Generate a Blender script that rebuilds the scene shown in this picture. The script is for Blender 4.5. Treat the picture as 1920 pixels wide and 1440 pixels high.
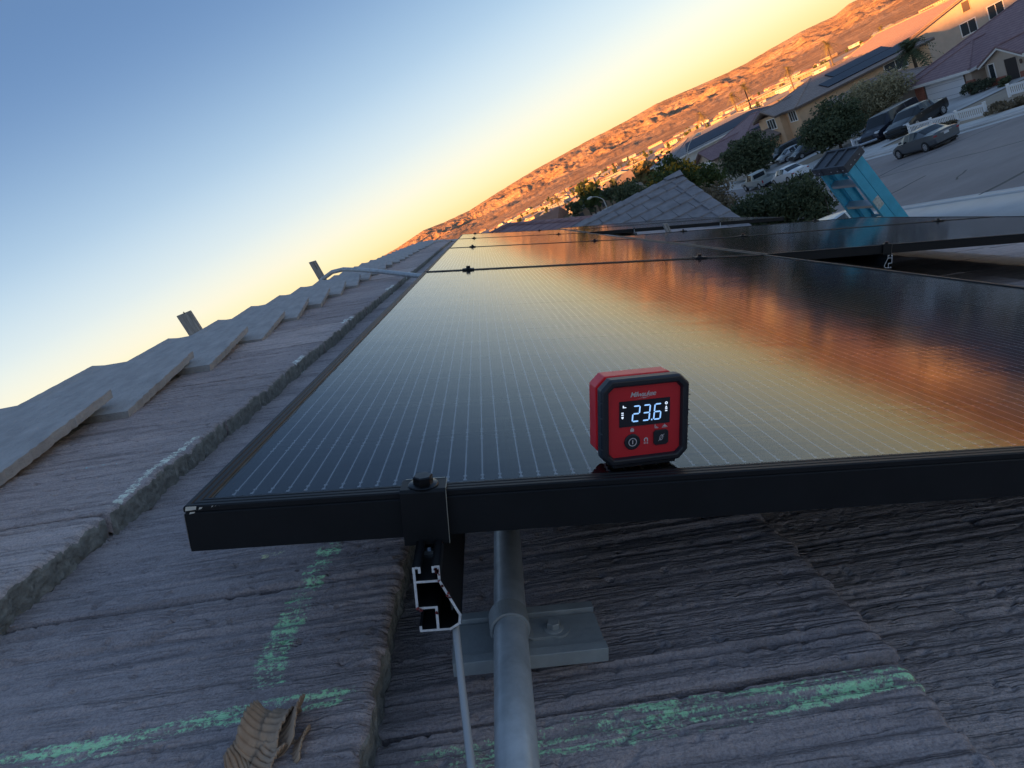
import bpy, bmesh, math, random
import numpy as np
from mathutils import Vector, Matrix
for o in list(bpy.data.objects): bpy.data.objects.remove(o)
sc = bpy.context.scene
COL = sc.collection
random.seed(7)
rad = math.radians
PITCH = rad(23.6)
CA, SA = math.cos(PITCH), math.sin(PITCH)

# ------------------------------------------------------------------ camera
CAM = Vector((0.23409, -0.35421, 4.0))
cd = bpy.data.cameras.new('camera'); cam = bpy.data.objects.new('camera', cd); COL.objects.link(cam)
right = Vector((.89567, -.05287, -.44156)); down = Vector((-.43967, -.25438, -.86138)); fwd = Vector((-.06678, .96566, -.25109))
m = Matrix((right, -down, -fwd)).transposed().to_4x4(); m.translation = CAM
cam.matrix_world = m
cd.sensor_width = 36; cd.lens = 36 * 1174.67 / 1920; cd.clip_start = .01; cd.clip_end = 40000
cd.dof.use_dof = False
sc.camera = cam
sc.render.resolution_x = 1024; sc.render.resolution_y = 768

# ------------------------------------------------------------------ sky and sun
SUN_EL = rad(6.5); LIGHT_AZ = rad(58)          # light travels towards this azimuth (from +Y towards +X)
ldir = Vector((math.sin(LIGHT_AZ) * math.cos(SUN_EL), math.cos(LIGHT_AZ) * math.cos(SUN_EL), -math.sin(SUN_EL)))
w = bpy.data.worlds.new('World'); sc.world = w; w.use_nodes = True
nt = w.node_tree; nt.nodes.clear()
def N(tree, t, **kw):
    n = tree.nodes.new(t)
    for k, v in kw.items(): setattr(n, k, v)
    return n
out = N(nt, 'ShaderNodeOutputWorld'); bg = N(nt, 'ShaderNodeBackground')
sky = N(nt, 'ShaderNodeTexSky', sky_type='NISHITA', sun_disc=False, sun_elevation=SUN_EL, sun_rotation=LIGHT_AZ + math.pi, altitude=700, air_density=1.0, dust_density=1.5, ozone_density=2.0)
tc = N(nt, 'ShaderNodeTexCoord'); sp = N(nt, 'ShaderNodeSeparateXYZ'); nt.links.new(tc.outputs['Generated'], sp.inputs[0])
rp = N(nt, 'ShaderNodeValToRGB')
vm = N(nt, 'ShaderNodeVectorMath', operation='DOT_PRODUCT'); vm.inputs[1].default_value = (-.05 * math.sin(rad(55)), -.05 * math.cos(rad(55)), 1.0); nt.links.new(tc.outputs['Generated'], vm.inputs[0])
va = N(nt, 'ShaderNodeMath', operation='ADD'); va.inputs[1].default_value = .034; nt.links.new(vm.outputs['Value'], va.inputs[0]); nt.links.new(va.outputs[0], rp.inputs[0])
cr = rp.color_ramp; cr.interpolation = 'B_SPLINE'
SKY = [(0.0, (1.00, .60, .22)), (.02, (1.00, .69, .30)), (.045, (.99, .78, .43)), (.085, (.90, .83, .65)), (.145, (.66, .74, .77)), (.236, (.37, .53, .70)), (.355, (.15, .265, .485)), (.47, (.095, .19, .39)), (.75, (.13, .215, .38)), (1.0, (.14, .215, .35))]
while len(cr.elements) < len(SKY): cr.elements.new(.5)
for e, (p_, c_) in zip(cr.elements, SKY): e.position = p_; e.color = (*c_, 1)
mx = N(nt, 'ShaderNodeMix', data_type='RGBA', blend_type='ADD'); mx.inputs[0].default_value = 1.0
sm = N(nt, 'ShaderNodeMix', data_type='RGBA', blend_type='MULTIPLY'); sm.inputs[0].default_value = 1.0; sm.inputs[7].default_value = (.012, .011, .010, 1)
nt.links.new(sky.outputs[0], sm.inputs[6]); nt.links.new(sm.outputs[2], mx.inputs[6])
rs = N(nt, 'ShaderNodeMix', data_type='RGBA', blend_type='MULTIPLY'); rs.inputs[0].default_value = 1.0; rs.inputs[7].default_value = (.206, .206, .206, 1)
nt.links.new(rp.outputs[0], rs.inputs[6]); nt.links.new(rs.outputs[2], mx.inputs[7])
nt.links.new(mx.outputs[2], bg.inputs[0]); bg.inputs[1].default_value = 1.0
nt.links.new(bg.outputs[0], out.inputs[0])
sl = bpy.data.lights.new('sun', 'SUN'); sun = bpy.data.objects.new('sun', sl); COL.objects.link(sun)
sl.energy = 5.0; sl.angle = rad(.53); sl.color = (1.0, .40, .10)
sun.rotation_euler = ldir.to_track_quat('-Z', 'Y').to_euler(); sun.location = (-60, -40, 60)
sc.view_settings.view_transform = 'Standard'; sc.view_settings.look = 'None'
sc.view_settings.exposure = 2.3; sc.view_settings.gamma = 1.0
sc.view_settings.use_curve_mapping = False
sc.render.engine = 'CYCLES'

# ------------------------------------------------------------------ frames and ground function
P0 = Vector((0, 0, 3.9296))
def RW(v, u, n): return P0 + Vector((v * CA + n * SA, u, -v * SA + n * CA))
def G(X, Y):
    s = .02 * X + .09 * Y; b = 5.4; k = 2.0
    h = max(k - abs(s - b), 0) / k
    z = -(min(s, b) - h * h * k / 4)
    if s < 0: z = 0.15 * -s
    r = math.hypot(X, Y)
    t = min(max((r - 95) / 300, 0), 1); t = t * t * (3 - 2 * t)
    z = z * (1 - t) - 24 * t
    # graded building pad round the house
    q = min(max((math.hypot(max(abs(X) - 7, 0), max(abs(Y - 5) - 9, 0))) / 4, 0), 1)
    return (-1.15) * (1 - q) + z * q if q < 1 else z

# ------------------------------------------------------------------ materials
MATS = {}
def mat(name, col, rough=.6, metal=0., var=0., vscale=3., bump=0., bscale=40., col2=None, spec=.5, coat=0., emit=0., stretch=None, bdist=.01, det=4.):
    if name in MATS: return MATS[name]
    M = bpy.data.materials.new(name); M.use_nodes = True; t = M.node_tree; b = t.nodes['Principled BSDF']
    b.inputs['Base Color'].default_value = (*col, 1); b.inputs['Roughness'].default_value = rough; b.inputs['Metallic'].default_value = metal
    b.inputs['Specular IOR Level'].default_value = spec; b.inputs['Coat Weight'].default_value = coat; b.inputs['Coat Roughness'].default_value = .06
    if emit:
        b.inputs['Emission Color'].default_value = (*col, 1); b.inputs['Emission Strength'].default_value = emit
    if var or bump:
        c = N(t, 'ShaderNodeTexCoord'); mp = N(t, 'ShaderNodeMapping'); t.links.new(c.outputs['Object'], mp.inputs[0])
        if stretch: mp.inputs['Scale'].default_value = stretch
    if var:
        n1 = N(t, 'ShaderNodeTexNoise'); n1.inputs['Scale'].default_value = vscale / (max(stretch) if stretch and bscale == 1.0 else 1); n1.inputs['Detail'].default_value = 6; n1.inputs['Roughness'].default_value = .65
        t.links.new(mp.outputs[0], n1.inputs['Vector'])
        r = N(t, 'ShaderNodeValToRGB'); r.color_ramp.elements[0].position = .32; r.color_ramp.elements[1].position = .68
        c2 = col2 or tuple(min(1, x * (1 + var)) for x in col); c1 = col if col2 else tuple(x * (1 - var) for x in col)
        r.color_ramp.elements[0].color = (*c1, 1); r.color_ramp.elements[1].color = (*c2, 1)
        t.links.new(n1.outputs[0], r.inputs[0]); t.links.new(r.outputs[0], b.inputs['Base Color'])
    if bump:
        n2 = N(t, 'ShaderNodeTexNoise'); n2.inputs['Scale'].default_value = bscale; n2.inputs['Detail'].default_value = det
        t.links.new(mp.outputs[0], n2.inputs['Vector'])
        bp = N(t, 'ShaderNodeBump'); bp.inputs['Strength'].default_value = bump; bp.inputs['Distance'].default_value = bdist
        t.links.new(n2.outputs[0], bp.inputs['Height']); t.links.new(bp.outputs[0], b.inputs['Normal'])
    MATS[name] = M; return M

def math_node(t, op, a, b=None, clamp=False):
    n = N(t, 'ShaderNodeMath', operation=op, use_clamp=clamp)
    for i, x in enumerate((a, b)):
        if x is None: continue
        if isinstance(x, (int, float)): n.inputs[i].default_value = x
        else: t.links.new(x, n.inputs[i])
    return n.outputs[0]
def noise_node(t, vec, scale, detail=4, rough=.6, mapscale=None, dim='3D'):
    if mapscale:
        mp = N(t, 'ShaderNodeMapping'); mp.inputs['Scale'].default_value = mapscale; t.links.new(vec, mp.inputs[0]); vec = mp.outputs[0]
    n = N(t, 'ShaderNodeTexNoise'); n.inputs['Scale'].default_value = scale; n.inputs['Detail'].default_value = detail; n.inputs['Roughness'].default_value = rough
    t.links.new(vec, n.inputs['Vector']); return n.outputs[0]
def ramp_node(t, fac, stops):
    r = N(t, 'ShaderNodeValToRGB'); e = r.color_ramp.elements
    while len(e) < len(stops): e.new(.5)
    for a, (p_, c_) in zip(e, stops): a.position = p_; a.color = (*c_, 1) if len(c_) == 3 else c_
    t.links.new(fac, r.inputs[0]); return r.outputs[0]
def mix_node(t, fac, a, b):
    n = N(t, 'ShaderNodeMix', data_type='RGBA')
    for s, x in ((0, fac), (6, a), (7, b)):
        if isinstance(x, (int, float)): n.inputs[s].default_value = x
        elif isinstance(x, tuple): n.inputs[s].default_value = (*x, 1)
        else: t.links.new(x, n.inputs[s])
    return n.outputs[2]
def smooth_node(t, x, a, b):
    n = N(t, 'ShaderNodeMapRange', interpolation_type='SMOOTHSTEP'); n.inputs[1].default_value = a; n.inputs[2].default_value = b
    t.links.new(x, n.inputs[0]); return n.outputs[0]
def band(t, x, a, b, s):   # 1 inside [a,b], soft edge s
    return math_node(t, 'MULTIPLY', smooth_node(t, x, a - s, a + s), math_node(t, 'SUBTRACT', 1.0, smooth_node(t, x, b - s, b + s)))

# ------------------------------------------------------------------ mesh helpers
class MB:
    def __init__(s): s.v = []; s.f = []; s.m = []
    def add(s, vs, fs, mi=0):
        o = len(s.v); s.v += [tuple(x) for x in vs]; s.f += [tuple(i + o for i in f) for f in fs]; s.m += [mi] * len(fs); return s
    def box(s, x0, x1, y0, y1, z0, z1, mi=0, T=None):
        vs = [Vector((x, y, z)) for z in (z0, z1) for y in (y0, y1) for x in (x0, x1)]
        if T: vs = [T @ q for q in vs]
        return s.add(vs, [(0, 2, 3, 1), (4, 5, 7, 6), (0, 1, 5, 4), (2, 6, 7, 3), (0, 4, 6, 2), (1, 3, 7, 5)], mi)
    def prism(s, poly, fn, a, b, mi=0, cap_mi=None):
        """poly: list of 2D pts, fn(p,q,t)->3D; extruded from t=a to t=b"""
        n = len(poly); vs = [fn(p[0], p[1], a) for p in poly] + [fn(p[0], p[1], b) for p in poly]
        s.add(vs, [(i, (i + 1) % n, n + (i + 1) % n, n + i) for i in range(n)], mi)
        o = len(s.v) - 2 * n; c = mi if cap_mi is None else cap_mi
        s.f += [tuple(o + i for i in reversed(range(n))), tuple(o + n + i for i in range(n))]; s.m += [c, mi]
        return s
    def tube(s, pts, r, seg=10, mi=0, caps=True):
        pts = [Vector(p) for p in pts]; rs = r if isinstance(r, (list, tuple)) else [r] * len(pts)
        up = None; rings = []
        for i, p in enumerate(pts):
            d = (pts[min(i + 1, len(pts) - 1)] - pts[max(i - 1, 0)]).normalized()
            if up is None:
                up = Vector((0, 0, 1)) if abs(d.z) < .9 else Vector((1, 0, 0))
            a = d.cross(up).normalized(); b = a.cross(d).normalized(); up = b
            rings.append([p + (a * math.cos(2 * math.pi * k / seg) + b * math.sin(2 * math.pi * k / seg)) * rs[i] for k in range(seg)])
        vs = [q for R_ in rings for q in R_]; fs = []
        for i in range(len(pts) - 1):
            for k in range(seg):
                k2 = (k + 1) % seg; fs.append((i * seg + k, i * seg + k2, (i + 1) * seg + k2, (i + 1) * seg + k))
        if caps: fs += [tuple(reversed(range(seg))), tuple((len(pts) - 1) * seg + k for k in range(seg))]
        return s.add(vs, fs, mi)
    def lathe(s, prof, origin, ax, seg=24, mi=0):
        """prof: (r, h) along axis ax from origin"""
        ax = Vector(ax).normalized(); t = Vector((0, 0, 1)) if abs(ax.z) < .9 else Vector((1, 0, 0))
        a = ax.cross(t).normalized(); b = ax.cross(a); o = Vector(origin)
        vs = [o + ax * h + (a * math.cos(2 * math.pi * k / seg) + b * math.sin(2 * math.pi * k / seg)) * r for r, h in prof for k in range(seg)]
        fs = [(i * seg + k, i * seg + (k + 1) % seg, (i + 1) * seg + (k + 1) % seg, (i + 1) * seg + k) for i in range(len(prof) - 1) for k in range(seg)]
        fs += [tuple(reversed(range(seg))), tuple((len(prof) - 1) * seg + k for k in range(seg))]
        return s.add(vs, fs, mi)
    def slab(s, poly3, d, mi=0):
        """polygon thickened along vector d"""
        n = len(poly3); d = Vector(d); vs = [Vector(p) for p in poly3]; vs = vs + [p + d for p in vs]
        return s.add(vs, [tuple(range(n)), tuple(reversed(range(n, 2 * n)))] + [(i, n + i, n + (i + 1) % n, (i + 1) % n) for i in range(n)], mi)
    def mesh(s, name, mats, smooth=False):
        me = bpy.data.meshes.new(name); me.from_pydata(s.v, [], s.f)
        for x in (mats if isinstance(mats, (list, tuple)) else [mats]): me.materials.append(x)
        me.polygons.foreach_set('material_index', s.m)
        bm = bmesh.new(); bm.from_mesh(me); bmesh.ops.recalc_face_normals(bm, faces=bm.faces); bm.to_mesh(me); bm.free()
        if smooth: me.polygons.foreach_set('use_smooth', [True] * len(me.polygons))
        me.update(); return me
    def build(s, name, mats, parent=None, smooth=False, bevel=0., loc=None):
        o = link(name, s.mesh(name, mats, smooth), parent)
        if loc: o.location = loc
        if bevel:
            b = o.modifiers.new('bevel', 'BEVEL'); b.width = bevel; b.segments = 2; b.limit_method = 'ANGLE'; b.angle_limit = rad(40)
        return o
def link(name, data, parent=None):
    o = bpy.data.objects.new(name, data); COL.objects.link(o)
    if parent: o.parent = parent
    return o
def empty(name, loc=(0, 0, 0), rot=(0, 0, 0)):
    o = link(name, None); o.location = loc; o.rotation_euler = rot; o.empty_display_size = .1; return o
def tag(o, label=None, cat=None, group=None, kind=None):
    if label: o['label'] = label
    if cat: o['category'] = cat
    if group: o['group'] = group
    if kind: o['kind'] = kind
    return o
def copy_tree(o, parent=None):
    c = o.copy(); COL.objects.link(c); c.parent = parent
    for ch in [x for x in o.children]: copy_tree(ch, c)
    return c
def on_roof(name, v, u, n, yaw=0, extra=0.):
    e = empty(name); e.matrix_world = Matrix.Translation(RW(v, u, n)) @ Matrix.Rotation(PITCH, 4, 'Y') @ Matrix.Rotation(extra, 4, 'Y') @ Matrix.Rotation(yaw, 4, 'Z'); return e

# numpy noise
def vnoise(x, y, seed=0):
    xi = np.floor(x).astype(np.int64); yi = np.floor(y).astype(np.int64); xf = x - xi; yf = y - yi
    def h(a, b):
        n = (a * 374761393 + b * 668265263 + seed * 974711) & 0xffffffff
        n = ((n ^ (n >> 13)) * 1274126177) & 0xffffffff
        return ((n ^ (n >> 16)) & 0xffff) / 65535.0
    u = xf * xf * (3 - 2 * xf); v = yf * yf * (3 - 2 * yf)
    return (h(xi, yi) * (1 - u) + h(xi + 1, yi) * u) * (1 - v) + (h(xi, yi + 1) * (1 - u) + h(xi + 1, yi + 1) * u) * v
def fbm(x, y, oct=5, seed=0, ridged=False, gain=.5):
    s = 0; a = 1; t = 0
    for i in range(oct):
        q = vnoise(x, y, seed + i * 17)
        if ridged: q = 1 - np.abs(2 * q - 1)
        s = s + a * q; t += a; a *= gain; x = x * 2.03 + 5.1; y = y * 2.03 + 9.7
    return s / t
def grid_mesh(name, P, mats):
    """P: (ny,nx,3) array"""
    ny, nx = P.shape[:2]; idx = np.arange(ny * nx).reshape(ny, nx)
    f = np.stack([idx[:-1, :-1], idx[:-1, 1:], idx[1:, 1:], idx[1:, :-1]], -1).reshape(-1, 4)
    me = bpy.data.meshes.new(name); me.vertices.add(ny * nx); me.vertices.foreach_set('co', P.reshape(-1).astype(np.float32))
    me.loops.add(f.size); me.loops.foreach_set('vertex_index', f.reshape(-1).astype(np.int32))
    me.polygons.add(len(f)); me.polygons.foreach_set('loop_start', np.arange(0, f.size, 4, dtype=np.int32))
    me.polygons.foreach_set('use_smooth', [True] * len(f))
    me.update(calc_edges=True); me.validate()
    me.materials.append(mats); return me

# ================================================================== SETTING: terrain, road, hills
LX, LY = math.sin(LIGHT_AZ), math.cos(LIGHT_AZ)
CREST = 9.6                                   # height of the shadow edge above the camera's plot
def G_np(X, Y):
    s = .02 * X + .09 * Y; b = 5.4; k = 2.0
    h = np.maximum(k - np.abs(s - b), 0) / k
    z = -(np.minimum(s, b) - h * h * k / 4); z = np.where(s < 0, .15 * -s, z)
    r = np.hypot(X, Y); t = np.clip((r - 95) / 300, 0, 1); t = t * t * (3 - 2 * t); z = z * (1 - t) - 24 * t
    q = np.clip(np.hypot(np.maximum(np.abs(X) - 7, 0), np.maximum(np.abs(Y - 5) - 9, 0)) / 4, 0, 1)
    return -1.15 * (1 - q) + z * q
m_dirt = mat('desert_dirt', (.28, .215, .155), .95, var=.3, vscale=.25, col2=(.42, .33, .245), bump=.5, bscale=3.0, bdist=.05)
rr = np.concatenate([np.arange(0, 130, 2.0), np.geomspace(130, 1800, 60)]); aa = np.radians(np.arange(0, 360.1, 1.5))
Rg, Ag = np.meshgrid(rr, aa, indexing='ij'); Xg = Rg * np.sin(Ag); Yg = Rg * np.cos(Ag)
Zg = G_np(Xg, Yg)
tt = -(Xg * LX + Yg * LY); ss = Xg * LY - Yg * LX
crest = CREST + math.tan(SUN_EL) * 200 + 1.0 * (fbm(ss / 60 + 40, ss * 0 + 3, 4, 5) - .5)
ridge = crest - 42 * (1 - np.exp(-((tt - 200) / 90) ** 2))  # unseen ridge on the sun side, shaped to keep the near plot in shadow
Zg = np.where(tt > 40, np.maximum(Zg, ridge), Zg)
Zg = Zg + np.where(Rg > 140, (fbm(Xg / 60, Yg / 60, 4, 9) - .5) * 3, 0)
tag(link('ground', grid_mesh('ground', np.stack([Xg, Yg, Zg], -1), m_dirt)), kind='structure')

# hills: eroded desert range across the valley
SKYL = [(-40, .9), (-20, .9), (-9.9, .84), (-7.5, .92), (-4.8, 1.24), (-2.8, 1.04), (-.3, .97), (3, 1.25), (6.2, 1.47), (11.2, 1.58), (14.8, 1.56), (17.5, 1.66), (20.5, 1.40), (23.2, 1.22), (24.6, 1.20), (26.7, 1.3), (28.6, 1.36), (31, 1.24), (32, 1.5), (33.5, 1.42), (37, 1.3), (45, 1.2), (65, 1.0)]
az = np.arange(-42, 66, .10); rh = np.concatenate([np.geomspace(1150, 2600, 22), np.geomspace(2660, 5600, 92), np.geomspace(5800, 9000, 8)])
Rh, Ah = np.meshgrid(rh, az, indexing='ij')
el = np.interp(az, [a for a, e in SKYL], [e for a, e in SKYL]); el = el + .05 * (fbm(az * 2.2 + 50, az * 0, 4, 3) - .5)
cz = (4 + 5200 * np.tan(np.radians(el)))[None, :]
Xh = Rh * np.sin(np.radians(Ah)); Yh = Rh * np.cos(np.radians(Ah))
fan = -24 + 34 * np.clip((Rh - 1150) / 2400, 0, 1) ** 1.3
wx = 160 * (fbm(Xh / 700, Yh / 700, 3, 31) - .5); wy = 160 * (fbm(Xh / 700, Yh / 700, 3, 37) - .5)
foot = 2750 + 900 * (fbm(Xh / 800 + 7, Yh / 800, 3, 21) - .5)
tm = np.clip((Rh - foot) / (5150 - foot), 0, 1); body = tm ** .75
rdg = fbm((Xh + wx) / 330, (Yh + wy) / 420, 6, 11, True, .55)
rd2 = fbm((Xh + wx) / 90, (Yh + wy) / 110, 4, 41, True, .55)
Zh = fan + (cz - fan) * body * (1 - .75 * (1 - tm) * (1 - rdg)) - (105 * (1 - rdg) + 26 * (1 - rd2)) * np.sin(np.pi * np.clip(tm, 0, 1)) ** .7
low = np.clip((Rh - 1500) / 600, 0, 1) * np.clip((3600 - Rh) / 800, 0, 1)
Zh = Zh + low * 30 * (fbm((Xh + wx) / 210 + 3, (Yh + wy) / 260, 6, 61, True, .6) - .5)
Zh = np.where(Rh > 5250, cz - (Rh - 5250) * .05, Zh)
m_hill = bpy.data.materials.new('hill_rock'); m_hill.use_nodes = True; t = m_hill.node_tree; b = t.nodes['Principled BSDF']
g = N(t, 'ShaderNodeTexCoord'); n1 = noise_node(t, g.outputs['Object'], .006, 8, .62); n2 = noise_node(t, g.outputs['Object'], .03, 6, .7, (1, 1, 6))
c1 = ramp_node(t, n1, [(.3, (.34, .205, .12)), (.5, (.48, .31, .185)), (.7, (.60, .43, .29))]); c2 = ramp_node(t, n2, [(.35, (.62, .56, .52)), (.6, (1, 1, 1))])
mm = N(t, 'ShaderNodeMix', data_type='RGBA', blend_type='MULTIPLY'); mm.inputs[0].default_value = .8; t.links.new(c1, mm.inputs[6]); t.links.new(c2, mm.inputs[7])
t.links.new(mm.outputs[2], b.inputs['Base Color']); b.inputs['Roughness'].default_value = .95; b.inputs['Specular IOR Level'].default_value = .1
bp = N(t, 'ShaderNodeBump'); bp.inputs['Strength'].default_value = 1; bp.inputs['Distance'].default_value = 34; t.links.new(noise_node(t, g.outputs['Object'], .02, 8, .68), bp.inputs['Height']); t.links.new(bp.outputs[0], b.inputs['Normal'])
tag(link('hills', grid_mesh('hills', np.stack([Xh, Yh, Zh], -1), m_hill)), kind='structure')

# road, gutters, kerbs, pavements, driveways (strips laid over the slope)
m_asph = mat('asphalt', (.23, .195, .185), .9, var=.2, vscale=.35, col2=(.32, .275, .26), bump=.4, bscale=60, bdist=.01)
m_conc = mat('concrete', (.46, .44, .42), .85, var=.15, vscale=.5, bump=.3, bscale=30, col2=(.60, .575, .55))
m_tar = mat('crack_tar', (.018, .018, .02), .6)
def strip(name, x0, x1, y0, y1, dz, mt, parent=None, th=0., step=2.0, fx=None):
    nx = max(2, int((x1 - x0) / step) + 1); ny = max(2, int((y1 - y0) / step) + 1)
    xs = np.linspace(x0, x1, nx); ys = np.linspace(y0, y1, ny); X, Y = np.meshgrid(xs, ys)
    if fx: X = X + fx(Y)
    P = np.stack([X, Y, G_np(X, Y) + dz], -1)
    o = link(name, grid_mesh(name, P, mt), parent)
    if th:
        s_ = o.modifiers.new('thick', 'SOLIDIFY'); s_.thickness = th; s_.offset = -1
    return o
road = tag(strip('road', 13.3, 26.3, -20, 150, .03, m_asph), kind='structure')
kn = tag(strip('kerb', 13.0, 13.3, -20, 150, .14, m_conc, th=.14), kind='structure')
kf = tag(strip('kerb', 26.3, 26.6, -20, 150, .14, m_conc, th=.14), kind='structure')
tag(strip('gutter', 25.7, 26.3, -20, 150, .036, m_conc), kind='structure')
tag(strip('gutter', 13.3, 13.8, -20, 150, .036, m_conc), kind='structure')
tag(strip('pavement', 26.6, 28.3, -20, 150, .13, m_conc, th=.13), kind='structure')
tag(strip('pavement', 11.2, 13.0, -20, 150, .13, m_conc, th=.13), kind='structure')
tag(strip('driveway', 28.3, 41.2, 46.6, 59.0, .05, m_conc), kind='structure')
tag(strip('driveway', 28.3, 38.8, 63.0, 72.0, .05, m_conc), kind='structure')
tag(strip('driveway', 7.5, 11.2, 8, 24.0, .06, m_conc), kind='structure')
tag(strip('path', 36.6, 40.8, 48.3, 49.9, .07, m_conc), kind='structure')
def crack(pts, wd):
    mb = MB()
    for (x0, y0), (x1, y1) in zip(pts, pts[1:]):
        d = Vector((x1 - x0, y1 - y0)).normalized(); q = Vector((-d.y, d.x)) * wd / 2
        mb.add([(x0 - q.x, y0 - q.y, G(x0, y0) + .036), (x1 - q.x, y1 - q.y, G(x1, y1) + .036), (x1 + q.x, y1 + q.y, G(x1, y1) + .036), (x0 + q.x, y0 + q.y, G(x0, y0) + .036)], [(0, 1, 2, 3)])
    mb.build('crack_seal', m_tar, road)
def wob(p, q, n, a=.12):
    return [(p[0] + (q[0] - p[0]) * i / n + random.uniform(-a, a), p[1] + (q[1] - p[1]) * i / n + random.uniform(-a, a)) for i in range(n + 1)]
crack(wob((13.5, 18.0), (22.5, 19.6), 10), .16); crack(wob((13.9, 31.5), (21.6, 33.3), 9), .13); crack(wob((21.2, 33.2), (25.6, 31.0), 5), .06)
crack(wob((19.9, 10), (19.4, 60), 26, .15), .07); crack(wob((14, 25.2), (17.6, 26.0), 5), .09); crack(wob((16, 22), (17.2, 23.1), 3), .07); crack(wob((14, 50), (25.6, 51), 8), .1); crack(wob((14, 41), (25, 42.4), 8), .06)

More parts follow.
